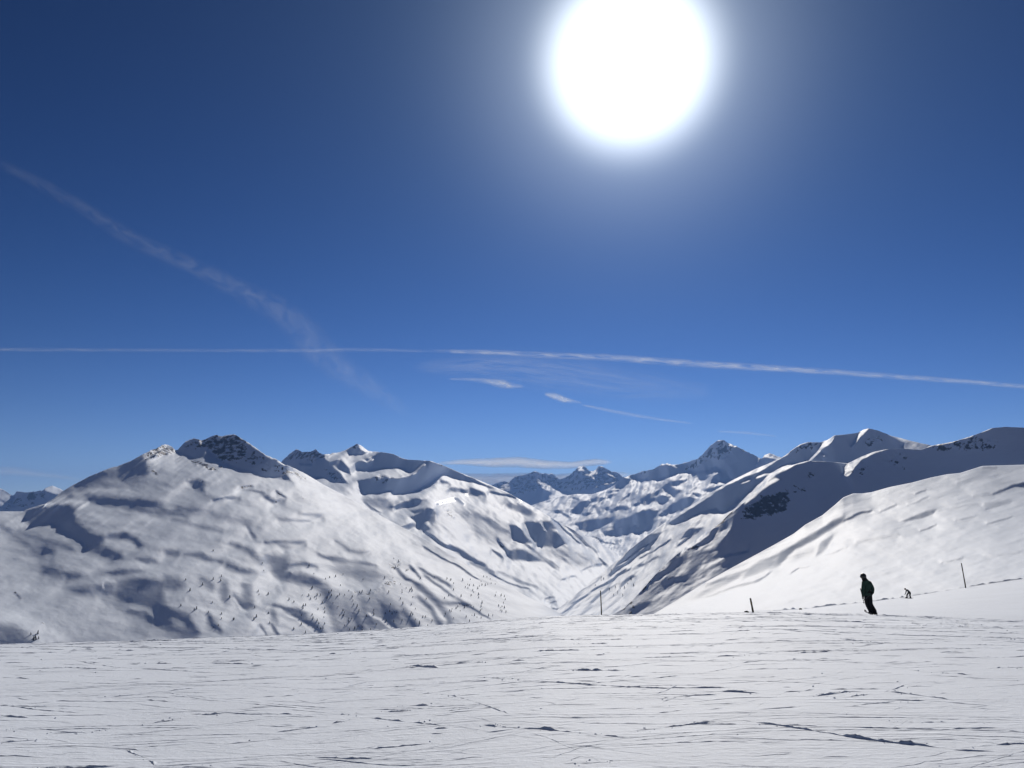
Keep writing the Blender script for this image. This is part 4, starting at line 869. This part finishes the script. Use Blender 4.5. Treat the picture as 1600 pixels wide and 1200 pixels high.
r_ = 40.0; marker_pole(gpos(940, 958, r_), 1.16, .028, (-.03, 0), 'thin dark marker pole standing at the brow below the valley mouth')
r_ = 42.0; marker_pole(gpos(1177, 956, r_), .68, .045, (-.16, 0), 'short thick post leaning left at the brow, left of the standing skier')
def stone(px, py, r, s_, label, z=None):
    b = gpos(px, py, r) if z is None else (float(ray(px, py)[0] * r), float(ray(px, py)[1] * r), z)
    v = ico_v * np.array([s_ * 1.5, s_, s_ * .8]) * (1 + .25 * rng.standard_normal((len(ico_v), 1)))
    o = mesh_obj('stone', v.tolist(), ico_f, M_dark, smooth=False); o.location = (b[0], b[1], b[2] + s_ * .4)
    tag(o, label, 'stone')
stone(1167, 955, 41.5, .09, 'small dark stone in the snow beside the short thick post')
stone(1251, 951, 66.0, .10, 'tiny dark stone at the piste edge right of the short post', far_z(1251, 66))

# ------------------------------------------------------------------ people
M_jacket = simple_mat('green_jacket', (0.03, 0.058, 0.046), .85, .25, 9, .2)
M_pants = simple_mat('black_trousers', (0.008, 0.009, 0.012), .85, .25, 9, .2)
M_skin = simple_mat('skin', (0.35, 0.2, 0.14), .6, .05, 9)
M_helmet = simple_mat('black_helmet', (0.01, 0.01, 0.012), .35, .1, 9, .4)
M_grey = simple_mat('grey_jacket', (0.06, 0.065, 0.075), .85, .2, 9, .2)
M_glove = simple_mat('black_glove', (0.012, 0.012, 0.012), .8, .2, 9, .2)
M_ski = simple_mat('dark_ski', (0.02, 0.02, 0.025), .4, .2, 9, .4)
M_lens = simple_mat('goggle_lens', (0.03, 0.025, 0.02), .12, .1, 9, .5)

def skin_body(name, joints, edges, mats, root):
    """joints: name -> (x, y, z, radius[, radius2], material slot); one continuous skinned surface"""
    names = list(joints); me = bpy.data.meshes.new(name + '_rig')
    me.from_pydata([joints[n][:3] for n in names], [(names.index(a), names.index(b)) for a, b in edges], [])
    o = bpy.data.objects.new(name + '_rig', me); COL.objects.link(o)
    md = o.modifiers.new('skin', 'SKIN'); md.use_smooth_shade = True
    ss = o.modifiers.new('sub', 'SUBSURF'); ss.levels = 2; ss.render_levels = 2
    sk = me.skin_vertices[0].data
    for i, n in enumerate(names):
        sk[i].radius = (joints[n][3], joints[n][4]); sk[i].use_root = (n == 'pelvis')
    dg = bpy.context.evaluated_depsgraph_get()
    ev = o.evaluated_get(dg); nm = bpy.data.meshes.new_from_object(ev)
    bpy.data.objects.remove(o, do_unlink=True)
    nm.name = name
    nm.materials.clear()
    for m_ in mats: nm.materials.append(m_)
    segs = [(Vector(joints[a][:3]), Vector(joints[b][:3]), joints[a][5], joints[b][5]) for a, b in edges]
    for pl in nm.polygons:
        c = pl.center; best = 1e9; sl = 0
        for a, b, sa, sb in segs:
            ab = b - a; t = max(0, min(1, (c - a).dot(ab) / (ab.length_squared + 1e-9)))
            dd = (c - a - ab * t).length
            if dd < best: best = dd; sl = sa if t < .5 else sb
        pl.material_index = sl; pl.use_smooth = True
    ob = bpy.data.objects.new(name, nm); COL.objects.link(ob); ob.parent = root
    return ob
def ellipsoid(name, c, r, mat, parent, sub=3, cut=None):
    b = bmesh.new(); bmesh.ops.create_icosphere(b, subdivisions=sub, radius=1.0)
    for v in b.verts:
        v.co = Vector((v.co.x * r[0], v.co.y * r[1], v.co.z * r[2]))
        if cut is not None and v.co.z < cut: v.co.z = cut
    me = bpy.data.meshes.new(name); b.to_mesh(me); b.free()
    me.materials.append(mat); me.polygons.foreach_set('use_smooth', [True] * len(me.polygons))
    o = bpy.data.objects.new(name, me); COL.objects.link(o); o.location = c; o.parent = parent
    return o
def ski_mesh(name, length, width, mat, thick=.018):
    b = bmesh.new(); n = 14; rows = []
    for i in range(n + 1):
        t = i / n; y = (t - .45) * length
        w = width * (0.5 if 0 < i < n else .18) * (1.0 + .25 * (2 * t - 1) ** 2)
        z = 0.02 + (max(0, t - .86) / .14) ** 2 * .07 + (max(0, .06 - t) / .06) ** 2 * .02
        rows.append([b.verts.new((-w, y, z)), b.verts.new((w, y, z)), b.verts.new((w, y, z + thick)), b.verts.new((-w, y, z + thick))])
    for a, c in zip(rows[:-1], rows[1:]):
        for k in range(4): b.faces.new([a[k], a[(k + 1) % 4], c[(k + 1) % 4], c[k]])
    b.faces.new(rows[0][::-1]); b.faces.new(rows[-1])
    me = bpy.data.meshes.new(name); b.to_mesh(me); b.free(); me.materials.append(mat)
    return me
def place_ski(loc, rz, me, label, grp, k=1.0):
    root = empty('ski', loc); root.scale = (k, k, k); root.rotation_euler = (0, 0, rz)
    s_ = bpy.data.objects.new('ski_blade', me); COL.objects.link(s_); s_.parent = root
    b = bmesh.new(); bmesh.ops.create_cube(b, size=1.0)
    for v in b.verts: v.co = Vector((v.co.x * .06, v.co.y * .3, v.co.z * .04 + .06))
    bmesh.ops.bevel(b, geom=b.edges[:], offset=.008, segments=2)
    m2 = bpy.data.meshes.new('binding'); b.to_mesh(m2); b.free(); m2.materials.append(M_helmet)
    bo = bpy.data.objects.new('binding', m2); COL.objects.link(bo); bo.parent = root
    tag(root, label, 'ski', grp)
def ski_pole(a, b_, label, grp, grip_dir=None):
    a, b_ = Vector(a), Vector(b_); root = empty('ski_pole', a)
    d = (b_ - a)
    v, f = lathe([(0, 0, 0), d * .5, d], [.016, .015, .010], 8); mesh_obj('shaft', v, f, M_ski, root)
    u = d.normalized()
    v, f = lathe([u * -.02, u * .05, u * .13], [.018, .02, .016], 8); mesh_obj('grip', v, f, M_glove, root)
    v, f = lathe([d - u * .08, d - u * .075, d - u * .065, d - u * .06], [.012, .045, .045, .012], 12); mesh_obj('basket', v, f, M_glove, root)
    tag(root, label, 'ski pole', grp)

def hand(joints, edges, side, wrist, d, palm_n, slot):
    """palm and five fingers closed round a grip; d = forearm direction, palm_n = curl direction"""
    w = Vector(wrist); d = Vector(d).normalized(); n = Vector(palm_n).normalized(); s_ = d.cross(n).normalized()
    p_ = w + d * .075
    joints[side + 'palm'] = (*p_, .040, .026, slot); edges.append((side + 'wrist', side + 'palm'))
    for k, (off, ln) in enumerate([(-.030, .075), (-.010, .085), (.011, .08), (.030, .062)]):
        a = p_ + d * .045 + s_ * off; b_ = a + (d * .55 + n * .8).normalized() * ln * .5; c = b_ + (n * .55 - d * .8).normalized() * ln * .5
        for nm_, q, rd in (('a', a, .0100), ('b', b_, .0095), ('c', c, .0085)):
            joints[f'{side}f{k}{nm_}'] = (*q, rd, rd, slot)
        edges += [(side + 'palm', f'{side}f{k}a'), (f'{side}f{k}a', f'{side}f{k}b'), (f'{side}f{k}b', f'{side}f{k}c')]
    a = w + d * .045 - s_ * .042; b_ = a + (n * .7 + d * .6).normalized() * .05
    joints[side + 'ta'] = (*a, .012, .012, slot); joints[side + 'tb'] = (*b_, .010, .010, slot)
    edges += [(side + 'palm', side + 'ta'), (side + 'ta', side + 'tb')]

# standing skier (back half turned to us, leaning left)
r1 = 39.2; base1 = gpos(1365, 961, r1)
P1 = empty('person', base1)
tag(P1, 'skier in dark green jacket and black trousers leaning left, holding poles', 'person')
J = {'pelvis': (-.19, 0, .86, .165, .135, 1), 'waist': (-.20, 0, 1.02, .165, .13, 0), 'chest': (-.215, .0, 1.24, .19, .14, 0), 'neckb': (-.25, .0, 1.44, .10, .09, 0), 'neck': (-.29, 0, 1.53, .085, .08, 0), 'head': (-.335, .01, 1.64, .095, .10, 2), 'crown': (-.355, .02, 1.74, .07, .075, 2),
     'lhip': (-.26, .03, .80, .115, .115, 1), 'lknee': (-.22, .10, .46, .095, .095, 1), 'lankle': (-.07, .06, .12, .095, .10, 1), 'ltoe': (-.12, .2, .07, .05, .06, 1),
     'rhip': (-.12, -.02, .80, .115, .115, 1), 'rknee': (-.09, .04, .46, .10, .10, 1), 'rankle': (.07, -.05, .12, .105, .11, 1), 'rtoe': (.03, .1, .07, .055, .06, 1),
     'lsh': (-.365, -.02, 1.40, .09, .09, 0), 'lelb': (-.43, -.05, 1.12, .078, .078, 0), 'lwrist': (-.465, -.10, .86, .055, .055, 0),
     'rsh': (-.08, .02, 1.40, .10, .10, 0), 'relb': (.03, .0, 1.16, .095, .095, 0), 'rwrist': (-.03, -.12, 1.0, .065, .065, 0)}
E = [('pelvis', 'waist'), ('waist', 'chest'), ('chest', 'neckb'), ('neckb', 'neck'), ('neck', 'head'), ('head', 'crown'), ('pelvis', 'lhip'), ('lhip', 'lknee'), ('lknee', 'lankle'), ('lankle', 'ltoe'), ('pelvis', 'rhip'), ('rhip', 'rknee'), ('rknee', 'rankle'), ('rankle', 'rtoe'),
     ('neckb', 'lsh'), ('lsh', 'lelb'), ('lelb', 'lwrist'), ('neckb', 'rsh'), ('rsh', 'relb'), ('relb', 'rwrist')]
hand(J, E, 'l', J['lwrist'][:3], (-.02, -.03, -1), (.2, .9, 0), 3)
hand(J, E, 'r', J['rwrist'][:3], (-.5, -.4, -.5), (0, .6, -.6), 3)
skin_body('body', J, E, [M_jacket, M_pants, M_skin, M_glove], P1)
ellipsoid('helmet', (-.345, .015, 1.70), (.128, .14, .13), M_helmet, P1, cut=-.09)
v, f = lathe([(-.285, 0, 1.50), (-.305, .005, 1.56), (-.325, .01, 1.625)], [.115, .112, .11], 14); mesh_obj('neck_gaiter', v, f, M_glove, P1)
g_ = ellipsoid('goggles', (-.435, .045, 1.672), (.045, .085, .04), M_lens, P1)
ellipsoid('nose', (-.445, .055, 1.628), (.018, .018, .022), M_skin, P1, 2)
v, f = lathe([(-.25, 0, 1.44), (-.27, 0, 1.50), (-.285, 0, 1.535)], [.15, .13, .115], 14); mesh_obj('collar', v, f, M_jacket, P1)
v, f = lathe([(-.195, 0, .86), (-.195, 0, .90), (-.2, 0, .98)], [.185, .188, .178], 18, False); mesh_obj('jacket_hem', v, f, M_jacket, P1)
for nm_ in ('lankle', 'rankle'):
    q = J[nm_]; ellipsoid('boot', (q[0], q[1] + .04, .085), (.075, .165, .085), M_helmet, P1, cut=-.06)
SK = ski_mesh('ski_blade', 1.65, .085, M_ski)
bx, by_, bz = base1
for (ox, oy) in ((-.07, .06), (.07, -.05)):
    x, y = bx + ox, by_ + oy
    place_ski((x, y, float(ground(np.array(x), np.array(y))) + .005), math.radians(-7), SK, 'dark ski under the boots of the standing skier', 'skis of the standing skier')
lh = Vector(base1) + Vector((-.485, -.12, .76))
ski_pole(lh + Vector((-.08, .0, .40)), lh + Vector((.03, -.02, -.26)), 'ski pole held upright in the lowered hand of the standing skier', 'poles of the standing skier')
rh = Vector(base1) + Vector((-.09, -.18, .95))
ski_pole(rh + Vector((.04, .03, .06)), rh + Vector((-.42, -.05, -.30)), 'ski pole tucked across the body of the standing skier', 'poles of the standing skier')

# crouching skier farther off
r2 = 86.0; q = ray(1420, 938.6); x2, y2 = float(q[0] * r2), float(q[1] * r2); base2 = (x2, y2, far_z(1420, r2))
P2 = empty('person', base2); P2.scale = (.8, .8, .8)
tag(P2, 'distant skier in grey jacket bending forward on the groomed strip', 'person')
J = {'pelvis': (.16, 0, .70, .15, .13, 1), 'waist': (.08, 0, .82, .14, .12, 0), 'chest': (-.08, .0, .95, .165, .13, 0), 'neckb': (-.19, .0, 1.0, .09, .08, 0), 'neck': (-.25, 0, 1.03, .055, .055, 2), 'head': (-.32, .0, 1.06, .08, .085, 2), 'crown': (-.36, .0, 1.12, .065, .065, 2),
     'lhip': (.08, .08, .64, .11, .11, 1), 'lknee': (-.12, .1, .42, .085, .085, 1), 'lankle': (-.15, .1, .10, .08, .085, 1), 'ltoe': (-.28, .1, .06, .05, .05, 1),
     'rhip': (.2, -.08, .64, .11, .11, 1), 'rknee': (.12, -.1, .40, .09, .09, 1), 'rankle': (.20, -.1, .10, .08, .085, 1), 'rtoe': (.08, -.1, .06, .05, .05, 1),
     'lsh': (-.12, .17, .95, .075, .075, 0), 'lelb': (-.16, .22, .70, .06, .06, 0), 'lwrist': (-.26, .18, .52, .045, .045, 0), 'rsh': (-.10, -.17, .95, .075, .075, 0), 'relb': (-.06, -.23, .70, .06, .06, 0), 'rwrist': (-.16, -.2, .52, .045, .045, 0)}
E = [('pelvis', 'waist'), ('waist', 'chest'), ('chest', 'neckb'), ('neckb', 'neck'), ('neck', 'head'), ('head', 'crown'), ('pelvis', 'lhip'), ('lhip', 'lknee'), ('lknee', 'lankle'), ('lankle', 'ltoe'), ('pelvis', 'rhip'), ('rhip', 'rknee'), ('rknee', 'rankle'), ('rankle', 'rtoe'),
     ('neckb', 'lsh'), ('lsh', 'lelb'), ('lelb', 'lwrist'), ('neckb', 'rsh'), ('rsh', 'relb'), ('relb', 'rwrist')]
hand(J, E, 'l', J['lwrist'][:3], (-.6, 0, -.7), (-.5, 0, .7), 3); hand(J, E, 'r', J['rwrist'][:3], (-.6, 0, -.7), (-.5, 0, .7), 3)
skin_body('body', J, E, [M_grey, M_pants, M_skin, M_glove], P2)
ellipsoid('helmet', (-.345, 0, 1.11), (.12, .115, .105), M_helmet, P2, cut=-.05)
ellipsoid('goggles', (-.435, 0, 1.075), (.035, .075, .035), M_lens, P2)
for nm_ in ('lankle', 'rankle'):
    q = J[nm_]; ellipsoid('boot', (q[0] - .05, q[1], .08), (.16, .07, .085), M_helmet, P2, cut=-.06)
for (ox, oy, rz) in ((-.12, .08, 88), (.16, -.08, 97)):
    place_ski((x2 + ox, y2 + oy, base2[2] + .01), math.radians(rz), SK, 'dark ski under the distant bending skier', 'skis of the distant skier', .8)

# ------------------------------------------------------------------ conifers on the lower slopes
M_leaf = simple_mat('conifer_needles', (0.06, 0.062, 0.055), .9, .4, 3, .1)
M_bark = simple_mat('conifer_bark', (0.05, 0.038, 0.03), .9, .3, 3, .1)
def conifer(seed):
    rd = random.Random(seed); vs_, fs, mi = [], [], []
    v, f = lathe([(0, 0, -.06), (0.01, 0, .5), (0, 0, .95)], [.035, .022, .006], 6); vs_ += [tuple(q) for q in v]; fs += f; mi += [1] * len(f)
    tiers = 7
    for k in range(tiers):
        z = .12 + .8 * k / tiers; R = .26 * (1 - k / tiers) ** .8 + .03
        nb_ = 8 if k < 4 else 6
        for b_ in range(nb_):
            if rd.random() < .12: continue
            a = 2 * math.pi * (b_ + rd.random() * .7) / nb_; L_ = R * rd.uniform(.65, 1.15); w = .055 + .09 * R
            ca, sa = math.cos(a), math.sin(a); o_ = len(vs_)
            vs_ += [(0.01 * ca, 0.01 * sa, z + .10), (ca * L_ * .55 - sa * w, sa * L_ * .55 + ca * w, z + .03), (ca * L_ * .55 + sa * w, sa * L_ * .55 - ca * w, z + .03), (ca * L_, sa * L_, z - .05), (ca * L_ * .5, sa * L_ * .5, z - .04)]
            fs += [[o_, o_ + 1, o_ + 2], [o_ + 1, o_ + 3, o_ + 2], [o_, o_ + 4, o_ + 1], [o_, o_ + 2, o_ + 4], [o_ + 4, o_ + 3, o_ + 1], [o_ + 4, o_ + 2, o_ + 3]]; mi += [0] * 6
    me = bpy.data.meshes.new('conifer_tree'); me.from_pydata(vs_, [], fs); me.materials.append(M_leaf); me.materials.append(M_bark)
    me.polygons.foreach_set('material_index', mi); me.update()
    return me
CON = [conifer(s_) for s_ in range(5)]
def plant(Ly, px, py, hpx, label, group):
    P = on_layer(Ly, px, py); r = math.hypot(P[0], P[1])
    o = bpy.data.objects.new('conifer_tree', random.choice(CON)); COL.objects.link(o)
    h = hpx * r / F
    o.location = (P[0], P[1], P[2] - .05 * h); o.scale = (h * random.uniform(.8, 1.15),) * 2 + (h,); o.rotation_euler = (random.gauss(0, .05), random.gauss(0, .05), random.uniform(0, 6.28))
    tag(o, label, 'tree', group)
T1 = [(332, 861), (345, 901), (344, 908), (315, 914), (290, 906), (333, 906), (358, 934), (365, 968), (302, 954), (307, 952), (340, 978), (403, 924), (404, 930), (418, 929), (451, 938), (459, 941), (473, 951), (477, 946), (482, 931), (491, 933), (503, 943), (487, 961), (489, 966),
      (507, 975), (500, 983), (477, 989), (459, 983), (482, 885), (490, 897), (508, 905), (515, 903), (524, 901), (535, 898), (517, 924), (517, 931), (531, 915), (530, 929), (538, 930), (528, 948), (538, 957), (538, 978), (412, 892), (409, 881), (356, 884), (484, 936), (494, 936),
      (495, 970), (498, 975), (505, 965), (510, 935), (520, 942), (500, 930), (507, 950), (496, 952), (530, 962), (545, 972), (552, 945), (566, 906), (549, 933), (551, 938), (537, 962), (548, 968), (546, 985), (557, 948), (560, 955), (583, 954), (572, 964), (578, 985), (565, 985)]
T2 = [(630, 952), (642, 945), (649, 952), (639, 924), (642, 920), (644, 933), (634, 919), (614, 873), (623, 878), (621, 884), (634, 892), (637, 891), (617, 887), (645, 960), (612, 960), (618, 958), (640, 962), (655, 972), (660, 965), (668, 978), (628, 970), (610, 945)]
T3 = [(698, 905), (703, 907), (704, 906), (708, 912), (708, 922), (723, 907), (734, 906), (733, 915), (727, 918), (740, 915), (748, 916), (751, 909), (753, 914), (757, 915), (762, 913), (767, 912), (746, 920), (747, 929), (747, 934), (774, 926), (773, 931), (782, 931), (752, 942), (751, 948),
      (737, 962), (741, 962), (745, 965), (751, 966), (733, 971), (779, 947), (781, 950), (783, 948), (787, 950), (781, 954), (784, 955), (769, 962), (705, 952), (702, 955), (708, 966), (718, 955), (755, 901), (760, 902), (765, 905), (715, 948), (712, 951), (725, 950), (730, 946)]
T4 = [(938, 907), (942, 905), (954, 892), (938, 902), (952, 921), (961, 918), (968, 920), (975, 918), (930, 915), (948, 912), (965, 926), (980, 912), (985, 905), (972, 930), (958, 930), (990, 915)]
T5 = [(48, 992), (58, 991), (60, 998), (56, 1000), (52, 1001), (54, 997)]
rt = random.Random(5)
for _ in range(25): T1.append((rt.uniform(470, 590), rt.uniform(915, 985)))
for _ in range(25): T2.append((rt.uniform(600, 680), rt.uniform(900, 975)))
for _ in range(20): T3.append((rt.uniform(690, 790), rt.uniform(905, 965)))
for _ in range(14): T1.append((rt.uniform(280, 460), rt.uniform(900, 985)))
for (a, b) in T1: plant(LB, a, b, rt.uniform(2.2, 5.0), 'tiny dark conifer among the snowy folds low on the left mountain', 'conifers in the folds of the left mountain')
for (a, b) in T2: plant(LB, a, b, rt.uniform(2.0, 4.6), 'tiny dark conifer beside the steep gullies on the left mountain', 'conifers beside the gullies')
for (a, b) in T3: plant(LB, a, b, rt.uniform(2.0, 4.6), 'tiny dark conifer on the open white slope above the valley mouth', 'conifers above the valley mouth')
for (a, b) in T4: plant(LF, a, b, rt.uniform(2.5, 4.5), 'tiny dark conifer on the valley side right of the thin pole', 'conifers on the right valley side')
for (a, b) in T5: plant(LB, a, b, rt.uniform(4.0, 7.0), 'tiny dark conifer on the small shaded knoll at the left edge', 'conifers on the left knoll')

# ------------------------------------------------------------------ contrails and thin clouds
def cloud_mat(name, amp, su, sv_, sharp, seed, col=(.86, .93, 1.0), pw=1.4):
    m = bpy.data.materials.new(name); m.use_nodes = True; t = m.node_tree; t.nodes.clear(); k = t.links.new
    out = N(t, 'ShaderNodeOutputMaterial'); mx = N(t, 'ShaderNodeMixShader'); tr = N(t, 'ShaderNodeBsdfTransparent'); tl = N(t, 'ShaderNodeBsdfTranslucent'); df = N(t, 'ShaderNodeBsdfDiffuse'); ad = N(t, 'ShaderNodeMixShader')
    ad.inputs[0].default_value = .35
    tl.inputs['Color'].default_value = (*col, 1); df.inputs['Color'].default_value = (*col, 1)
    u = N(t, 'ShaderNodeAttribute', attribute_name='u'); v = N(t, 'ShaderNodeAttribute', attribute_name='v'); dn = N(t, 'ShaderNodeAttribute', attribute_name='dens')
    cx = N(t, 'ShaderNodeCombineXYZ'); k(u.outputs['Fac'], cx.inputs[0]); k(v.outputs['Fac'], cx.inputs[1]); cx.inputs[2].default_value = seed
    mp = N(t, 'ShaderNodeMapping'); mp.inputs['Scale'].default_value = (su, sv_, 1); k(cx.outputs[0], mp.inputs['Vector'])
    n = N(t, 'ShaderNodeTexNoise'); n.inputs['Scale'].default_value = 1; n.inputs['Detail'].default_value = 6; n.inputs['Roughness'].default_value = .62; n.inputs['Distortion'].default_value = .6; k(mp.outputs[0], n.inputs['Vector'])
    mr = N(t, 'ShaderNodeMapRange'); mr.inputs[1].default_value = .5 - sharp; mr.inputs[2].default_value = .5 + sharp; k(n.outputs['Fac'], mr.inputs[0])
    sq = N(t, 'ShaderNodeMath', operation='MULTIPLY'); k(v.outputs['Fac'], sq.inputs[0]); k(v.outputs['Fac'], sq.inputs[1])
    om = N(t, 'ShaderNodeMath', operation='SUBTRACT', use_clamp=True); om.inputs[0].default_value = 1; k(sq.outputs[0], om.inputs[1])
    pw_ = N(t, 'ShaderNodeMath', operation='POWER'); pw_.inputs[1].default_value = pw; k(om.outputs[0], pw_.inputs[0])
    m1 = N(t, 'ShaderNodeMath', operation='MULTIPLY'); k(pw_.outputs[0], m1.inputs[0]); k(mr.outputs[0], m1.inputs[1])
    m2 = N(t, 'ShaderNodeMath', operation='MULTIPLY'); k(m1.outputs[0], m2.inputs[0]); k(dn.outputs['Fac'], m2.inputs[1])
    m3 = N(t, 'ShaderNodeMath', operation='MULTIPLY', use_clamp=True); k(m2.outputs[0], m3.inputs[0]); m3.inputs[1].default_value = amp
    k(tl.outputs[0], ad.inputs[1]); k(df.outputs[0], ad.inputs[2])
    k(m3.outputs[0], mx.inputs[0]); k(tr.outputs[0], mx.inputs[1]); k(ad.outputs[0], mx.inputs[2]); k(mx.outputs[0], out.inputs['Surface'])
    return m
def streak(name, pts, dist, mat, label, cat, group=None, n=140, m=20):
    """a long flattened body of thin cloud; pts = (px, py, half width px, density)"""
    pts = np.array(pts, float); s_ = np.concatenate([[0], np.cumsum(np.hypot(*np.diff(pts[:, :2], axis=0).T))])
    q = np.linspace(0, s_[-1], n)
    px, py, hw, dn = [np.interp(q, s_, pts[:, k]) for k in range(4)]
    ker = np.hanning(9); ker /= ker.sum()
    sm = lambda a: np.convolve(np.pad(a, 4, mode='reflect', reflect_type='odd'), ker, 'valid')
    px, py, hw = sm(px), sm(py), sm(hw)
    tx = np.gradient(px); ty = np.gradient(py); tl = np.hypot(tx, ty); nx, ny = -ty / tl, tx / tl
    P = np.zeros((n, m + 1, 3)); V_ = np.zeros((n, m + 1))
    for k in range(m + 1):
        a = 2 * math.pi * k / m
        ww = hw * math.cos(a)
        hx, hy, t = ray(px + nx * ww, py + ny * ww)
        r = dist + hw * dist / F * 1.2 * math.sin(a)
        P[:, k] = np.stack([hx * r, hy * r, EYE[2] + t * r], -1); V_[:, k] = math.cos(a)
    dn = dn * smooth(q / (q[-1] * .06)) * smooth((q[-1] - q) / (q[-1] * .06))
    o = grid_obj(name, P, mat, {'u': np.repeat((q / 100)[:, None], m + 1, 1), 'v': V_, 'dens': np.repeat(dn[:, None], m + 1, 1)})
    tag(o, label, cat, group); o.visible_shadow = True
    return o
streak('contrail', [(660, 547, 3, .3), (690, 549, 4, .9), (760, 550, 5, 1), (850, 555, 6, .9), (940, 558, 7, .8), (1000, 562, 7, 1.2), (1080, 568, 7, 1.3), (1180, 574, 7, 1.2), (1300, 581, 6, 1), (1420, 590, 5.5, .9), (1520, 597, 5, .9), (1600, 604, 5, .9), (1690, 612, 5, .9)], 42000,
       cloud_mat('contrail_bright', .26, 3.4, 1.5, .17, 1.0), 'bright white contrail running right from the centre of the sky', 'contrail')
streak('contrail', [(-90, 545, 4, 1), (0, 546, 4, 1), (150, 547, 4, .7), (300, 547.5, 3.5, .6), (480, 548, 4, .9), (560, 546, 4, .8), (690, 549, 3, .6)], 42500,
       cloud_mat('contrail_thin', .12, 2.6, 1.2, .22, 5.0), 'thin level contrail across the left half of the sky', 'contrail')
streak('contrail', [(-30, 240, 9, .4), (60, 285, 13, .7), (130, 325, 14, .8), (200, 370, 17, .9), (260, 398, 17, 1), (310, 420, 17, 1.1), (370, 450, 20, 1.1), (430, 482, 26, 1.2), (470, 510, 32, 1.2), (490, 540, 33, 1.3), (530, 575, 28, 1.3), (580, 605, 23, 1.2), (650, 655, 10, .5)], 43500,
       cloud_mat('contrail_old', .045, 4.5, 1.6, .2, 9.0), 'broad faded diagonal contrail descending from the upper left sky', 'contrail', n=200)
M_bank = cloud_mat('cloud_bank', .95, 2.6, 1.1, .4, 13.0, (.93, .97, 1.0), .7)
streak('cloud', [(680, 724, 2, .5), (720, 722, 5, .8), (770, 723, 8, 1.2), (810, 722, 9, 1.3), (850, 726, 8, 1.2), (890, 727, 6, 1), (930, 722, 6, 1), (960, 722, 3, .4)], 34000, M_bank, 'low flat white cloud bank behind the distant peaks', 'cloud')
streak('cloud', [(680, 742, 3, .7), (720, 746, 7, 1.2), (770, 750, 11, 1.5), (820, 750, 12, 1.5), (870, 750, 10, 1.3), (930, 745, 10, 1.3), (990, 742, 4, .5)], 33000, M_bank, 'pale cloud strip lying right on the distant peaks skyline', 'cloud')
M_wisp = cloud_mat('cloud_wisp', .42, 7.0, 1.6, .26, 21.0, pw=1.8)
streak('cloud', [(700, 592, 2, .3), (740, 593, 4, .4), (770, 597, 7, .9), (785, 600, 9, 1.5), (800, 603, 6, .8), (820, 604, 3, .3)], 38000, M_wisp, 'small white wisp of cloud below the contrail, the left of two', 'cloud', n=60)
streak('cloud', [(850, 615, 3, .5), (866, 619, 7, 1.2), (880, 624, 7, 1.3), (895, 627, 4, .6), (910, 630, 2, .3)], 38000, M_wisp, 'small white wisp of cloud below the contrail, the right of two', 'cloud', n=60)
streak('cloud', [(905, 632, 2, .4), (930, 637, 3, .7), (985, 648, 4, .6), (1030, 655, 3, .5), (1085, 662, 2, .3)], 39000, cloud_mat('cloud_thread', .32, 3.0, 1.0, .3, 25.0), 'thin sloping thread of cloud above the pyramid peak', 'cloud', n=80)
streak('cloud', [(1120, 674, 2, .5), (1165, 676, 3, .8), (1215, 682, 2, .4)], 39500, cloud_mat('cloud_thread_faint', .22, 3.0, 1.0, .3, 27.0), 'faint short streak of cloud just over the pyramid peak', 'cloud', n=60)
streak('cloud', [(640, 575, 10, .5), (750, 570, 34, 1), (860, 580, 44, 1), (980, 600, 40, .8), (1120, 615, 20, .4)], 45000, cloud_mat('cirrus_veil', .08, 1.6, 6.0, .2, 31.0, pw=2.5), 'faint veil of cirrus under the bright contrail', 'cloud', n=120)
streak('cloud', [(-90, 738, 10, 1), (20, 736, 9, 1), (90, 744, 6, .6), (140, 752, 3, .2)], 33000, cloud_mat('cloud_low', .35, .9, 2.0, .4, 35.0), 'thin pale haze bank low on the left skyline', 'cloud', n=60)

# ------------------------------------------------------------------ clear mountain air
dg_ = bpy.context.evaluated_depsgraph_get()
zmin = min((o.matrix_world @ Vector(c)).z for o in bpy.data.objects if o.type == 'MESH' and o.name.split('.')[0] not in ('contrail', 'cloud') for c in o.bound_box)
zmax = max((o.matrix_world @ Vector(c)).z for o in bpy.data.objects if o.type == 'MESH' and o.name.split('.')[0] not in ('contrail', 'cloud') for c in o.bound_box)
hb = bmesh.new(); bmesh.ops.create_cube(hb, size=1.0)
for v_ in hb.verts:
    v_.co = Vector((v_.co.x * 22000, 5500 + v_.co.y * 21000, (zmin - 1) if v_.co.z < 0 else zmax + 15))
hm = bpy.data.meshes.new('haze'); hb.to_mesh(hm); hb.free()
mh = bpy.data.materials.new('air'); mh.use_nodes = True; th = mh.node_tree; th.nodes.clear()
ho = N(th, 'ShaderNodeOutputMaterial'); pv = N(th, 'ShaderNodeVolumePrincipled')
pv.inputs['Color'].default_value = (0.24, 0.46, 1.0, 1); pv.inputs['Density'].default_value = 5.0e-5; pv.inputs['Anisotropy'].default_value = 0.2
th.links.new(pv.outputs[0], ho.inputs['Volume'])
hm.materials.append(mh)
hz = bpy.data.objects.new('haze', hm); COL.objects.link(hz)
tag(hz, 'thin blue mountain air over the whole valley', 'haze', kind='stuff')
